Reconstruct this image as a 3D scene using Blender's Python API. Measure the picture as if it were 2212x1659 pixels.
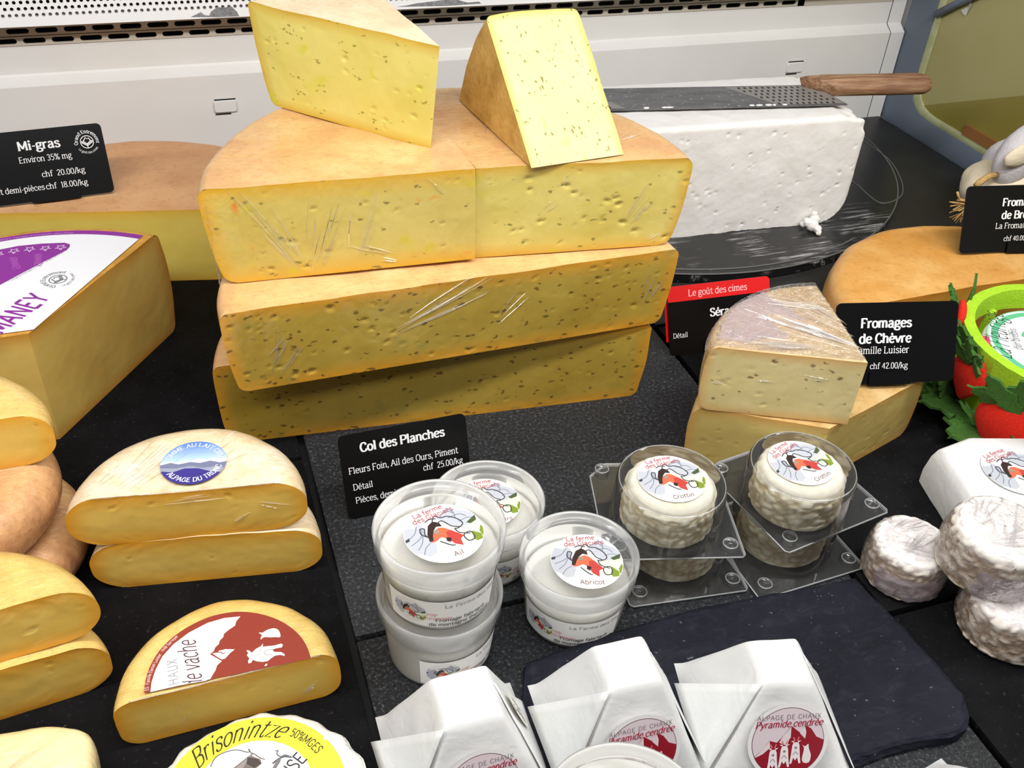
import bpy, bmesh, math, random
import numpy as np
from mathutils import Vector, Matrix, noise
from mathutils.geometry import tessellate_polygon

for o in list(bpy.data.objects): bpy.data.objects.remove(o)
SC = bpy.context.scene
COL = SC.collection
PI = math.pi

# ------------------------------------------------------------------ camera
F, CX, CY, HC = 2084.0, 1106.0, 829.5, 0.48        # focal length and centre in pixels of 2212x1659, height in m
def _n(v):
    v = np.array(v, float); return v/np.linalg.norm(v)
_X = _n((6889, 1140, -2084)); _Y = _n((-901, 1634, -2084)); _Z = _n(np.cross(_X, _Y)); _Y = _n(np.cross(_Z, _X))
ROT = np.stack([_X, _Y, _Z])
CAMP = np.array([0, 0, HC])
cam_d = bpy.data.cameras.new('camera'); cam = bpy.data.objects.new('camera', cam_d); COL.objects.link(cam)
cam_d.sensor_fit = 'HORIZONTAL'; cam_d.sensor_width = 36.0; cam_d.lens = 36.0*F/2212.0; cam_d.clip_start = 0.02
M4 = Matrix([list(ROT[0])+[0], list(ROT[1])+[0], list(ROT[2])+[HC], [0, 0, 0, 1]])
cam.matrix_world = M4
SC.camera = cam

# ------------------------------------------------------------------ light
W = bpy.data.worlds.new('shop_light'); SC.world = W; W.use_nodes = True
W.node_tree.nodes['Background'].inputs[0].default_value = (0.90, 0.95, 1.0, 1)
W.node_tree.nodes['Background'].inputs[1].default_value = 0.07
def area(name, loc, size, power, rot=(0, 0, 0), col=(1, 1, 1)):
    l = bpy.data.lights.new(name, 'AREA'); l.shape = 'RECTANGLE'; l.size, l.size_y = size; l.energy = power; l.color = col
    o = bpy.data.objects.new(name, l); o.location = loc; o.rotation_euler = rot; COL.objects.link(o); return o
area('case_lamp', (0.16, 0.340, 0.66), (2.0, 0.05), 8.6, (math.radians(10), 0, 0), (1.0, 0.99, 0.98))
area('front_fill', (0.15, -0.60, 1.55), (1.6, 0.30), 13.5, (math.radians(36), 0, 0), (1.0, 0.98, 0.95))  # added fill from the front, no seen source; lifts the upright faces

VS = SC.view_settings
VS.view_transform = 'Standard'; VS.look = 'None'; VS.gamma = 1.0; VS.use_curve_mapping = False
VS.exposure = 0.24
SC.display_settings.display_device = 'sRGB'

# ------------------------------------------------------------------ pixels to points
def ray(px, py): return ROT @ _n(((px-CX)/F, -(py-CY)/F, -1))
def onz(px, py, z=0.0):
    d = ray(px, py); return CAMP + d*((z-HC)/d[2])
def ony(px, py, y):
    d = ray(px, py); return CAMP + d*(y/d[1])
def onx(px, py, x):
    d = ray(px, py); return CAMP + d*(x/d[0])

# ------------------------------------------------------------------ objects
def tag(o, label=None, cat=None, group=None, kind=None):
    if label: o['label'] = label
    if cat: o['category'] = cat
    if group: o['group'] = group
    if kind: o['kind'] = kind
    return o
def thing(name, label, cat, loc=(0, 0, 0), rz=0.0, group=None, rot=None):
    o = bpy.data.objects.new(name, None); COL.objects.link(o); o.empty_display_size = 0.02
    o.location = [float(v) for v in loc]; o.rotation_euler = rot if rot else (0, 0, rz)
    return tag(o, label, cat, group)
def mesh(name, V, Fc, mats, parent=None, smooth=True, attrs=None, fmat=None, angle=None):
    me = bpy.data.meshes.new(name)
    me.from_pydata([tuple(map(float, v)) for v in V], [], [tuple(map(int, f)) for f in Fc])
    if not isinstance(mats, (list, tuple)): mats = [mats]
    for m in mats: me.materials.append(m)
    if fmat is not None: me.polygons.foreach_set('material_index', list(map(int, fmat)))
    me.polygons.foreach_set('use_smooth', [bool(smooth)]*len(me.polygons))
    if attrs:
        for k, a in attrs.items():
            t = me.attributes.new(k, 'FLOAT', 'POINT'); t.data.foreach_set('value', np.asarray(a, dtype=np.float32))
    me.validate(); me.update()
    if smooth and angle:
        try: me.set_sharp_from_angle(angle=math.radians(angle))
        except Exception: pass
    o = bpy.data.objects.new(name, me); COL.objects.link(o)
    if parent is not None: o.parent = parent
    return o
def bmobj(name, bm, mats, parent=None, smooth=False, angle=None):
    me = bpy.data.meshes.new(name); bm.to_mesh(me); bm.free()
    if not isinstance(mats, (list, tuple)): mats = [mats]
    for m in mats: me.materials.append(m)
    me.polygons.foreach_set('use_smooth', [bool(smooth)]*len(me.polygons))
    if smooth and angle:
        try: me.set_sharp_from_angle(angle=math.radians(angle))
        except Exception: pass
    o = bpy.data.objects.new(name, me); COL.objects.link(o)
    if parent is not None: o.parent = parent
    return o
def copy_tree(o, parent=None):
    c = o.copy(); COL.objects.link(c); c.parent = parent
    for ch in list(o.children): copy_tree(ch, c)
    return c
def gridfaces(nu, nv, wrap=False, off=0, flip=False):
    Fc = []
    for i in range(nu if wrap else nu-1):
        for j in range(nv-1):
            a = off+i*nv+j; b = off+((i+1) % nu)*nv+j
            q = (a, b, b+1, a+1)
            Fc.append(q[::-1] if flip else q)
    return Fc
def lathe(prof, n=64, cap0=False, cap1=False, wob=None):
    """prof: list of (r,z); returns V,F (outward normals for profiles running upwards outside)"""
    V = []; k = len(prof)
    for i in range(n):
        a = 2*PI*i/n
        for (r, z) in prof:
            V.append((r*math.cos(a), r*math.sin(a), z))
    Fc = gridfaces(n, k, wrap=True)
    if cap0:
        V.append((0, 0, prof[0][1])); c = len(V)-1
        for i in range(n): Fc.append((c, ((i+1) % n)*k, i*k))
    if cap1:
        V.append((0, 0, prof[-1][1])); c = len(V)-1
        for i in range(n): Fc.append((c, i*k+k-1, ((i+1) % n)*k+k-1))
    return V, Fc
def tube(pts, r, n=8, closed=False):
    P = [Vector(p) for p in pts]; m = len(P); V = []
    rr = r if isinstance(r, (list, tuple)) else [r]*m
    up = Vector((0, 0, 1)); prevn = None
    for i in range(m):
        a = P[(i-1) % m] if (closed or i > 0) else P[i]; b = P[(i+1) % m] if (closed or i < m-1) else P[i]
        t = (b-a).normalized()
        if prevn is None:
            nn = t.cross(up)
            if nn.length < 1e-4: nn = t.cross(Vector((1, 0, 0)))
        else: nn = prevn - t*prevn.dot(t)
        nn.normalize(); prevn = nn; bb = t.cross(nn)
        for k in range(n):
            an = 2*PI*k/n; V.append(P[i]+nn*(rr[i]*math.cos(an))+bb*(rr[i]*math.sin(an)))
    Fc = []
    for i in range(m if closed else m-1):
        for k in range(n):
            a = i*n+k; b = i*n+(k+1) % n; c = ((i+1) % m)*n+(k+1) % n; d = ((i+1) % m)*n+k
            Fc.append((a, b, c, d))
    if not closed:
        Fc.append(tuple(range(n))[::-1]); Fc.append(tuple((m-1)*n+k for k in range(n)))
    return V, Fc
def boxm(x0, x1, y0, y1, z0, z1):
    V = [(x0, y0, z0), (x1, y0, z0), (x1, y1, z0), (x0, y1, z0), (x0, y0, z1), (x1, y0, z1), (x1, y1, z1), (x0, y1, z1)]
    Fc = [(3, 2, 1, 0), (4, 5, 6, 7), (0, 1, 5, 4), (1, 2, 6, 5), (2, 3, 7, 6), (3, 0, 4, 7)]
    return V, Fc
def join(*parts):
    V = []; Fc = []
    for v, f in parts:
        o = len(V); V += list(v); Fc += [tuple(i+o for i in q) for q in f]
    return V, Fc
def rrect(w, h, r, n=5, x0=0.0, y0=0.0):
    """outline of a rounded rectangle, ccw, lower left corner x0,y0"""
    out = []
    for cx, cy, a0 in ((w-r, r, -90), (w-r, h-r, 0), (r, h-r, 90), (r, r, 180)):
        for i in range(n+1):
            a = math.radians(a0+90*i/n); out.append((x0+cx+r*math.cos(a), y0+cy+r*math.sin(a)))
    return out
def prism(outl, z0, z1):
    n = len(outl); V = [(x, y, z0) for x, y in outl]+[(x, y, z1) for x, y in outl]
    Fc = [tuple(range(n))[::-1], tuple(range(n, 2*n))]
    for i in range(n): Fc.append((i, (i+1) % n, n+(i+1) % n, n+i))
    return V, Fc
def bevelbox(name, x0, x1, y0, y1, z0, z1, b, mat, parent=None, seg=2):
    bm = bmesh.new(); V, Fc = boxm(x0, x1, y0, y1, z0, z1)
    vs = [bm.verts.new(v) for v in V]
    for f in Fc: bm.faces.new([vs[i] for i in f])
    bmesh.ops.bevel(bm, geom=list(bm.edges), offset=b, segments=seg, affect='EDGES', profile=0.5)
    return bmobj(name, bm, mat, parent, smooth=True, angle=40)
def nz(p, s, seed=0.0): return noise.noise(Vector((p[0]*s+seed, p[1]*s+seed*1.7, p[2]*s-seed*0.6)))
def fbm(p, s, seed=0.0, o=3):
    v = 0; a = 1; t = 0
    for i in range(o):
        v += a*nz(p, s*(2**i), seed+i*7.3); t += a; a *= .5
    return v/t
# ------------------------------------------------------------------ materials (all procedural)
MATS = {}
class NT:
    def __init__(s, name):
        s.m = bpy.data.materials.new(name); s.m.use_nodes = True; s.t = s.m.node_tree
        s.b = s.t.nodes['Principled BSDF']; s.out = s.t.nodes['Material Output']; MATS[name] = s.m
        s.tc = s.t.nodes.new('ShaderNodeTexCoord')
    def n(s, typ, **kw):
        x = s.t.nodes.new('ShaderNode'+typ)
        for k, v in kw.items(): setattr(x, k, v)
        return x
    def l(s, a, b): s.t.links.new(a, b)
    def val(s, sock, v):
        if hasattr(v, 'is_output') or isinstance(v, bpy.types.NodeSocket): s.l(v, sock)
        else: sock.default_value = (tuple(v)+(1,) if isinstance(v, (tuple, list)) and len(v) == 3 and sock.type == 'RGBA' else v)
    def set(s, **kw):
        for k, v in kw.items(): s.val(s.b.inputs[k.replace('_', ' ')], v)
        return s
    def coords(s, scale=(1, 1, 1), rot=(0, 0, 0), loc=(0, 0, 0)):
        mp = s.n('Mapping'); s.l(s.tc.outputs['Object'], mp.inputs[0])
        mp.inputs['Scale'].default_value = scale; mp.inputs['Rotation'].default_value = rot; mp.inputs['Location'].default_value = loc
        return mp.outputs[0]
    def noise(s, scale, detail=3, rough=.55, co=None, dist=0.0):
        x = s.n('TexNoise'); x.inputs['Scale'].default_value = scale; x.inputs['Detail'].default_value = detail
        x.inputs['Roughness'].default_value = rough; x.inputs['Distortion'].default_value = dist
        s.l(co if co is not None else s.tc.outputs['Object'], x.inputs['Vector']); return x.outputs['Fac']
    def voro(s, scale, co=None, feature='F1', out='Distance', rnd=1.0):
        x = s.n('TexVoronoi'); x.feature = feature; x.inputs['Scale'].default_value = scale; x.inputs['Randomness'].default_value = rnd
        s.l(co if co is not None else s.tc.outputs['Object'], x.inputs['Vector']); return x.outputs[out]
    def warp(s, co, scale, amt):
        x = s.n('TexNoise'); x.inputs['Scale'].default_value = scale; x.inputs['Detail'].default_value = 2; s.l(co, x.inputs['Vector'])
        a = s.n('VectorMath'); a.operation = 'SUBTRACT'; s.l(x.outputs['Color'], a.inputs[0]); a.inputs[1].default_value = (.5, .5, .5)
        b = s.n('VectorMath'); b.operation = 'SCALE'; s.l(a.outputs[0], b.inputs[0]); b.inputs['Scale'].default_value = amt
        c = s.n('VectorMath'); c.operation = 'ADD'; s.l(co, c.inputs[0]); s.l(b.outputs[0], c.inputs[1]); return c.outputs[0]
    def ramp(s, fac, *stops, interp='LINEAR'):
        r = s.n('ValToRGB'); r.color_ramp.interpolation = interp; e = r.color_ramp.elements
        while len(e) > len(stops): e.remove(e[-1])
        while len(e) < len(stops): e.new(1.0)
        for el, (p, c) in zip(e, stops):
            el.position = p; el.color = (tuple(c)+(1,)) if not isinstance(c, (int, float)) else (c, c, c, 1)
        s.val(r.inputs[0], fac); return r.outputs[0]
    def mr(s, v, a, b, c=0.0, d=1.0):
        r = s.n('MapRange'); s.val(r.inputs[0], v)
        for i, q in zip((1, 2, 3, 4), (a, b, c, d)): r.inputs[i].default_value = q
        return r.outputs[0]
    def mix(s, fac, a, b, mode='MIX'):
        r = s.n('Mix'); r.data_type = 'RGBA'; r.blend_type = mode
        s.val(r.inputs[0], fac); s.val(r.inputs[6], a); s.val(r.inputs[7], b); return r.outputs[2]
    def math(s, op, a, b=0.0):
        r = s.n('Math'); r.operation = op; s.val(r.inputs[0], a); s.val(r.inputs[1], b); return r.outputs[0]
    def attr(s, name, out='Fac'):
        a = s.n('Attribute'); a.attribute_name = name; return a.outputs[out]
    def bump(s, h, strength=.3, dist=.001, nrm=None):
        b = s.n('Bump'); b.inputs['Strength'].default_value = strength; b.inputs['Distance'].default_value = dist
        s.l(h, b.inputs['Height'])
        if nrm is not None: s.l(nrm, b.inputs['Normal'])
        return b.outputs[0]
def lin(r, g, b):
    f = lambda c: (c/255/12.92) if c/255 <= .04045 else ((c/255+.055)/1.055)**2.4
    return (f(r), f(g), f(b))
def plain(name, col, rough=.5, metal=0.0, spec=.5, **kw):
    t = NT(name); t.set(Base_Color=col, Roughness=rough, Metallic=metal); t.b.inputs['Specular IOR Level'].default_value = spec
    for k, v in kw.items(): t.b.inputs[k.replace('_', ' ')].default_value = v
    return t.m
def film_coat(t, weight=.8, rough=.08, scale=(60, 420, 60), rot=(.3, .5, .9), strength=.35):
    """stretched cling film drawn tight over the cheese: a clear gloss layer with pulled creases"""
    h = t.noise(1.0, 3, .6, t.coords(scale, rot), .4)
    h2 = t.noise(55, 2, .5)
    hh = t.math('ADD', t.math('MULTIPLY', h, .7), h2)
    t.set(Coat_Weight=weight, Coat_Roughness=rough); t.l(t.bump(hh, min(1, strength*1.8), .0035), t.b.inputs['Coat Normal'])
def paste(name, base, dark, edge, ew=.012, herb=None, herb_n=0.0, herb2=None, film=None, spots=None, rough=.45, hs=120):
    """cut face of a cheese: pale heart, amber towards the rind, herbs scattered through it"""
    t = NT(name)
    ed = t.attr('edge')
    n1 = t.noise(18, 3, .5); n2 = t.noise(160, 3, .6)
    c = t.ramp(n1, (.3, base), (.72, dark))
    c = t.mix(t.mr(n2, .35, .75, 0, .22), c, dark)
    w = t.math('ADD', ed, t.math('MULTIPLY', t.math('SUBTRACT', n1, .5), ew*.8))
    c = t.mix(t.ramp(t.mr(w, 0, ew), (0, 1.0), (.35, .55), (1, 0.0)), c, edge)
    if herb:
        co = t.warp(t.coords((1.0, 1.0, 1.7), (.2, .1, .3)), 210, .006)
        v = t.n('TexVoronoi'); v.inputs['Scale'].default_value = hs; t.l(co, v.inputs['Vector'])
        keep = t.math('GREATER_THAN', t.noise(70, 1, .5, co), 1-herb_n)
        sp = t.math('MULTIPLY', t.mr(v.outputs['Distance'], .30, .17), keep)
        c = t.mix(t.math('MULTIPLY', sp, .8), c, herb)
    if herb2:
        co = t.warp(t.coords((1, 1, 1.3), (.7, .2, .1), (3.1, 1.7, .4)), 90, .014)
        v = t.n('TexVoronoi'); v.inputs['Scale'].default_value = 48; t.l(co, v.inputs['Vector'])
        keep = t.math('GREATER_THAN', t.noise(34, 1, .5, co), .60)
        sp = t.math('MULTIPLY', t.mr(v.outputs['Distance'], .40, .12), keep)
        c = t.mix(t.math('MULTIPLY', sp, .6), c, herb2)
    if spots:
        co = t.warp(t.coords((1, 1, 1), (.1, .4, .2), (1.3, 7.7, 2.4)), 60, .02)
        v = t.n('TexVoronoi'); v.inputs['Scale'].default_value = 52; t.l(co, v.inputs['Vector'])
        keep = t.math('GREATER_THAN', t.noise(31, 1, .5, co), .635)
        c = t.mix(t.math('MULTIPLY', t.math('MULTIPLY', t.mr(v.outputs['Distance'], .34, .05), keep), .75), c, spots)
    t.set(Base_Color=c, Roughness=rough); t.b.inputs['Specular IOR Level'].default_value = .35
    t.b.inputs['Subsurface Weight'].default_value = .12; t.b.inputs['Subsurface Radius'].default_value = (1, .7, .25)
    t.b.inputs['Subsurface Scale'].default_value = .004
    t.l(t.bump(n2, .12, .0006), t.b.inputs['Normal'])
    if film: film_coat(t, **film)
    return t.m
def rind(name, c1, c2, c3, s=22, bumps=.35, rough=.6, film=None, grain=230):
    t = NT(name)
    n1 = t.noise(s, 4, .6); n2 = t.noise(grain, 3, .6); n3 = t.noise(s*4.3, 3, .6)
    c = t.ramp(n1, (.28, c1), (.52, c2), (.75, c3))
    c = t.mix(t.mr(n3, .45, .75, 0, .5), c, c3)
    c = t.mix(t.mr(n2, .52, .72, 0, .28), c, tuple(v*.55 for v in c3))
    t.set(Base_Color=c, Roughness=rough); t.b.inputs['Specular IOR Level'].default_value = .35
    t.l(t.bump(t.math('ADD', n2, n3), bumps, .0012), t.b.inputs['Normal'])
    if film: film_coat(t, **film)
    return t.m
FILM = dict(weight=.75, rough=.10, strength=.30)
FILM2 = dict(weight=1.0, rough=.07, strength=.55)

M_PASTE_COL = paste('paste_col', lin(220, 204, 118), lin(204, 184, 88), lin(206, 160, 50), .010, lin(120, 112, 45), .42, lin(196, 188, 40), FILM)
M_PASTE_CHILI = paste('paste_chili', lin(214, 194, 108), lin(198, 174, 82), lin(216, 164, 38), .014, lin(126, 112, 55), .40, lin(205, 188, 30), dict(weight=.9, rough=.09, strength=.45), lin(226, 110, 20))
M_PASTE_HERB = paste('paste_herb', lin(180, 154, 66), lin(160, 132, 46), lin(206, 146, 40), .012, lin(84, 62, 26), .50, lin(150, 136, 60), FILM)
M_PASTE_GARLIC = paste('paste_garlic', lin(230, 216, 126), lin(218, 200, 98), lin(212, 172, 62), .008, lin(150, 140, 56), .40, lin(206, 206, 46), hs=160)
M_PASTE_HAY = paste('paste_hay', lin(240, 232, 160), lin(232, 222, 140), lin(226, 198, 102), .006, lin(104, 98, 48), .48, lin(212, 214, 90), hs=170)
M_PASTE_MIGRAS = paste('paste_migras', lin(226, 204, 104), lin(214, 190, 84), lin(224, 176, 64), .010, None, 0, None, FILM)
M_PASTE_WEDGE = paste('paste_wedge', lin(210, 180, 98), lin(198, 164, 82), lin(192, 138, 52), .012)
M_PASTE_TOMME = paste('paste_tomme', lin(236, 204, 108), lin(226, 186, 82), lin(228, 162, 44), .012, None, 0, None, FILM)
M_PASTE_GOAT = paste('paste_goat', lin(224, 208, 152), lin(210, 190, 128), lin(206, 160, 92), .008, lin(110, 84, 44), .42, None, FILM)
M_PASTE_GOAT2 = paste('paste_goat_lower', lin(196, 174, 104), lin(180, 156, 86), lin(192, 146, 74), .008, lin(120, 96, 50), .30)
M_PASTE_GOLD = paste('paste_gold', lin(196, 140, 60), lin(186, 126, 48), lin(190, 122, 44), .01)
M_RIND_COL = rind('rind_col', lin(228, 196, 138), lin(222, 176, 116), lin(206, 150, 98), 16, .25, .5, FILM)
M_RIND_PALE = rind('rind_pale', lin(246, 232, 200), lin(242, 220, 182), lin(234, 204, 164), 20, .25, .6)
M_RIND_HAY = rind('rind_hay', lin(222, 186, 112), lin(206, 166, 92), lin(178, 138, 72), 60, .3, .65)
M_RIND_MIGRAS = rind('rind_migras', lin(238, 188, 134), lin(228, 172, 118), lin(208, 146, 98), 9, .25, .55, dict(weight=.35, rough=.25, strength=.2))
M_RIND_BROWN = rind('rind_brown', lin(222, 172, 84), lin(206, 152, 66), lin(178, 120, 46), 40, .45, .7)
M_RIND_TOMME = rind('rind_tomme', lin(240, 224, 204), lin(234, 212, 176), lin(214, 186, 138), 26, .35, .6, dict(weight=.8, rough=.12, strength=.4))
M_RIND_TOMME2 = rind('rind_tomme_yellow', lin(236, 206, 128), lin(230, 192, 108), lin(206, 164, 88), 20, .3, .5, dict(weight=.8, rough=.10, strength=.45))
M_RIND_PINK = rind('rind_tomme_pink', lin(224, 180, 120), lin(212, 160, 108), lin(178, 124, 84), 24, .45, .5, dict(weight=.9, rough=.10, strength=.7))
M_RIND_GOLD = rind('rind_gold', lin(226, 180, 112), lin(214, 158, 84), lin(200, 138, 60), 14, .3, .42)
M_RIND_GOAT = rind('rind_goat', lin(232, 208, 160), lin(222, 190, 136), lin(200, 164, 112), 26, .3, .5, FILM2)
M_RIND_GOAT2 = rind('rind_goat_lower', lin(224, 190, 136), lin(208, 170, 108), lin(176, 136, 76), 26, .4, .6)

t = NT('counter_tile'); n1 = t.noise(420, 4, .75); n2 = t.noise(6, 3, .6); v = t.voro(330)
c = t.ramp(n1, (.36, lin(22, 23, 25)), (.56, lin(44, 46, 49)), (.72, lin(112, 115, 118)))
c = t.mix(t.mr(n2, .3, .7, .0, .35), c, lin(30, 31, 33)); c = t.mix(t.mr(v, .16, .08, 0, .30), c, lin(140, 142, 144))
t.set(Base_Color=c, Roughness=.5); t.b.inputs['Specular IOR Level'].default_value = .25; t.l(t.bump(n1, .35, .0008), t.b.inputs['Normal']); M_TILE = t.m
t = NT('smooth_tile'); n1 = t.noise(26, 4, .65); n2 = t.noise(320, 3, .6)
c = t.ramp(n1, (.3, lin(11, 11, 12)), (.7, lin(22, 22, 24))); c = t.mix(t.mr(n2, .62, .75, 0, .5), c, lin(66, 66, 70))
t.set(Base_Color=c, Roughness=.6); t.b.inputs['Specular IOR Level'].default_value = .06; t.l(t.bump(n2, .25, .0005), t.b.inputs['Normal']); M_TILE2 = t.m
t = NT('slate'); n1 = t.noise(14, 5, .65); n2 = t.noise(1, 5, .7, t.coords((50, 110, 90), (0, 0, .5)), .8); n3 = t.noise(300, 2, .5)
c = t.ramp(n1, (.3, lin(18, 19, 25)), (.7, lin(32, 33, 43))); c = t.mix(t.mr(n2, .5, .8, 0, .30), c, lin(64, 66, 76)); c = t.mix(t.mr(n3, .70, .76, 0, .5), c, lin(120, 120, 126))
t.set(Base_Color=c, Roughness=.58); t.b.inputs['Specular IOR Level'].default_value = .1; t.l(t.bump(t.math('ADD', n2, n1), .4, .0010), t.b.inputs['Normal']); M_SLATE = t.m
t = NT('counter_black'); n1 = t.noise(12, 4, .6); n2 = t.noise(260, 3, .6)
c = t.ramp(n1, (.3, lin(22, 22, 21)), (.7, lin(38, 38, 36))); t.set(Base_Color=c, Roughness=.5); t.l(t.bump(n2, .2, .0005), t.b.inputs['Normal']); M_COUNTER = t.m
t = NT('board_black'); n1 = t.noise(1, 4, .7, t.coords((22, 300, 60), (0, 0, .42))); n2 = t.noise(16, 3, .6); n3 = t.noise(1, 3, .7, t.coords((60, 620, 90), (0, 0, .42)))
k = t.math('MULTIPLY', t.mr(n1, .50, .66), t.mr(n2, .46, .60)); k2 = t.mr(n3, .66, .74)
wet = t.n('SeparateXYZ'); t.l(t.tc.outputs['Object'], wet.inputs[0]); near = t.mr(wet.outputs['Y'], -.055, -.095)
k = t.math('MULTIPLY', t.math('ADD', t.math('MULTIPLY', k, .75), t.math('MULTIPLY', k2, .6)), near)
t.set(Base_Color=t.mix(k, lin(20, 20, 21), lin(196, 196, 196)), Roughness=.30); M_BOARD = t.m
M_BLACKGAP = plain('gap_black', lin(6, 6, 6), .8)
t = NT('groove_line'); t.set(Base_Color=lin(92, 92, 92), Roughness=.35); M_GROOVE = t.m

t = NT('white_enamel'); n1 = t.noise(7, 3, .5); t.set(Base_Color=t.ramp(n1, (.3, lin(226, 224, 220)), (.7, lin(234, 232, 229))), Roughness=.42); M_WHITE = t.m
M_WHITE2 = plain('white_enamel_bright', lin(240, 239, 237), .4)
M_STRIP = plain('white_metal_shaded', lin(206, 196, 182), .5)  # same white metal, browned to add shade under the overhanging panel
M_DARKHOLE = plain('duct_dark', lin(4, 4, 4), .9)
t = NT('bare_metal'); n = t.noise(200, 4, .7); t.set(Base_Color=t.ramp(n, (.3, lin(96, 96, 98)), (.7, lin(150, 150, 152))), Roughness=.6, Metallic=.5); M_BARE = t.m
M_GASKET = plain('gasket_bluegrey', lin(106, 116, 132), .45)
M_GASKET2 = plain('gasket_seam', lin(30, 34, 42), .6)
t = NT('pane_edge'); n = t.noise(60, 3, .6); t.set(Base_Color=t.ramp(n, (.3, lin(196, 200, 160)), (.7, lin(170, 176, 120))), Roughness=.3); M_PANEEDGE = t.m
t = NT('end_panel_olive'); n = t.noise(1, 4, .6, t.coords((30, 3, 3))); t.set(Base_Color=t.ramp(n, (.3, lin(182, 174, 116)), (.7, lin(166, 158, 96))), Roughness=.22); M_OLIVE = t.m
t = NT('end_panel_olive_below_reflection'); n = t.noise(1, 4, .6, t.coords((30, 3, 3))); t.set(Base_Color=t.ramp(n, (.3, lin(152, 140, 66)), (.7, lin(134, 122, 52))), Roughness=.22); M_OLIVE2 = t.m  # darker olive below the painted edge of a reflection
M_WOODSTRIP = plain('wood_strip', lin(150, 100, 52), .5)

t = NT('serac'); n1 = t.noise(30, 4, .6); n2 = t.noise(240, 4, .7)
t.set(Base_Color=t.ramp(n1, (.3, lin(243, 241, 238)), (.7, lin(236, 232, 226))), Roughness=.75); t.l(t.bump(n2, .35, .0012), t.b.inputs['Normal'])
t.b.inputs['Subsurface Weight'].default_value = .15; t.b.inputs['Subsurface Radius'].default_value = (1, .9, .8); t.b.inputs['Subsurface Scale'].default_value = .004; M_SERAC = t.m
t = NT('blade_steel'); n1 = t.noise(1, 4, .7, t.coords((20, 90, 30))); n2 = t.noise(320, 2, .5)
t.set(Base_Color=t.mix(t.mr(n2, .66, .72), t.ramp(n1, (.35, lin(92, 92, 96)), (.7, lin(132, 130, 132))), lin(210, 210, 210)), Roughness=.38, Metallic=.45); M_STEEL = t.m
M_STEEL_DK = plain('blade_etched', lin(52, 50, 50), .6, .2)
M_STEEL_LT = plain('blade_ground', lin(150, 146, 140), .45, .25)
t = NT('handle_wood'); n1 = t.noise(1, 5, .7, t.coords((18, 330, 330))); n2 = t.noise(12, 3, .6)
c = t.ramp(n1, (.3, lin(104, 72, 50)), (.5, lin(156, 116, 84)), (.72, lin(200, 168, 132))); c = t.mix(t.mr(n2, .4, .65, 0, .55), c, lin(112, 74, 54))
t.set(Base_Color=c, Roughness=.6); t.l(t.bump(n1, .5, .001), t.b.inputs['Normal']); M_HANDLE = t.m

M_CARD = plain('card_black', lin(9, 9, 10), .30, spec=.35)
M_CARD_RED = plain('card_red', lin(222, 12, 16), .35)
t = NT('paper_white'); n1 = t.noise(38, 3, .6, None, .9); n2 = t.noise(300, 2, .5)
t.set(Base_Color=lin(224, 224, 223), Roughness=.6); t.l(t.bump(t.math('ADD', n1, t.math('MULTIPLY', n2, .1)), .45, .002), t.b.inputs['Normal'])
t.b.inputs['Subsurface Weight'].default_value = .1; t.b.inputs['Subsurface Scale'].default_value = .003; M_PAPER = t.m
t = NT('print_ink'); a = t.attr('ink', 'Color'); t.set(Base_Color=a, Roughness=.5); M_PRINT = t.m

def clear(name, tint=(1, 1, 1), trans=.9, rough=.05, haze=0.0, hazecol=(.9, .9, .9), ior=1.35, bumpy=None, cap=1.0):
    """thin clear plastic: mostly see-through, mirror gloss by angle, a little milkiness"""
    t = NT(name); t.t.nodes.remove(t.b)
    tr = t.n('BsdfTransparent'); tr.inputs[0].default_value = tuple(tint)+(1,)
    gl = t.n('BsdfGlossy'); gl.inputs['Roughness'].default_value = rough; gl.inputs['Color'].default_value = (1, 1, 1, 1)
    fr = t.n('Fresnel'); fr.inputs['IOR'].default_value = ior
    df = t.n('BsdfDiffuse'); df.inputs[0].default_value = tuple(hazecol)+(1,)
    tl = t.n('BsdfTranslucent'); tl.inputs[0].default_value = tuple(hazecol)+(1,)
    dm = t.n('MixShader'); dm.inputs[0].default_value = .5; t.l(df.outputs[0], dm.inputs[1]); t.l(tl.outputs[0], dm.inputs[2])
    m1 = t.n('MixShader'); m2 = t.n('MixShader'); m1.inputs[0].default_value = haze
    t.l(tr.outputs[0], m1.inputs[1]); t.l(dm.outputs[0], m1.inputs[2])
    t.l(t.math('MINIMUM', fr.outputs[0], cap), m2.inputs[0]); t.l(m1.outputs[0], m2.inputs[1]); t.l(gl.outputs[0], m2.inputs[2])
    if bumpy:
        h = t.noise(bumpy[0], 3, .6, None, .5); b = t.bump(h, bumpy[1], bumpy[2])
        t.l(b, gl.inputs['Normal']); t.l(b, fr.inputs['Normal'])
    t.l(m2.outputs[0], t.out.inputs[0]); return t.m
M_CLEAR = clear('clear_plastic', (.97, .975, .97), rough=.04, haze=.05, ior=1.5)
M_LID = clear('lid_plastic', (.95, .955, .96), rough=.12, haze=.13, hazecol=(.93, .94, .95), ior=1.45)
M_RIM = clear('lid_rim_plastic', (.93, .935, .94), rough=.14, haze=.42, hazecol=(.93, .94, .95), ior=1.45)
M_POT = clear('pot_plastic', (.96, .96, .955), rough=.10, haze=.24, hazecol=(.93, .93, .91), ior=1.45)
M_FILMCLEAR = clear('cling_film', (.97, .96, .98), rough=.10, haze=.06, hazecol=(.90, .87, .94), ior=1.45, bumpy=(150, 1.0, .005), cap=.45)
M_FILMBUNCH = clear('cling_film_bunched', (.95, .92, .98), rough=.12, haze=.34, hazecol=(.86, .80, .90), ior=1.5, bumpy=(170, .7, .003), cap=.25)
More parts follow.
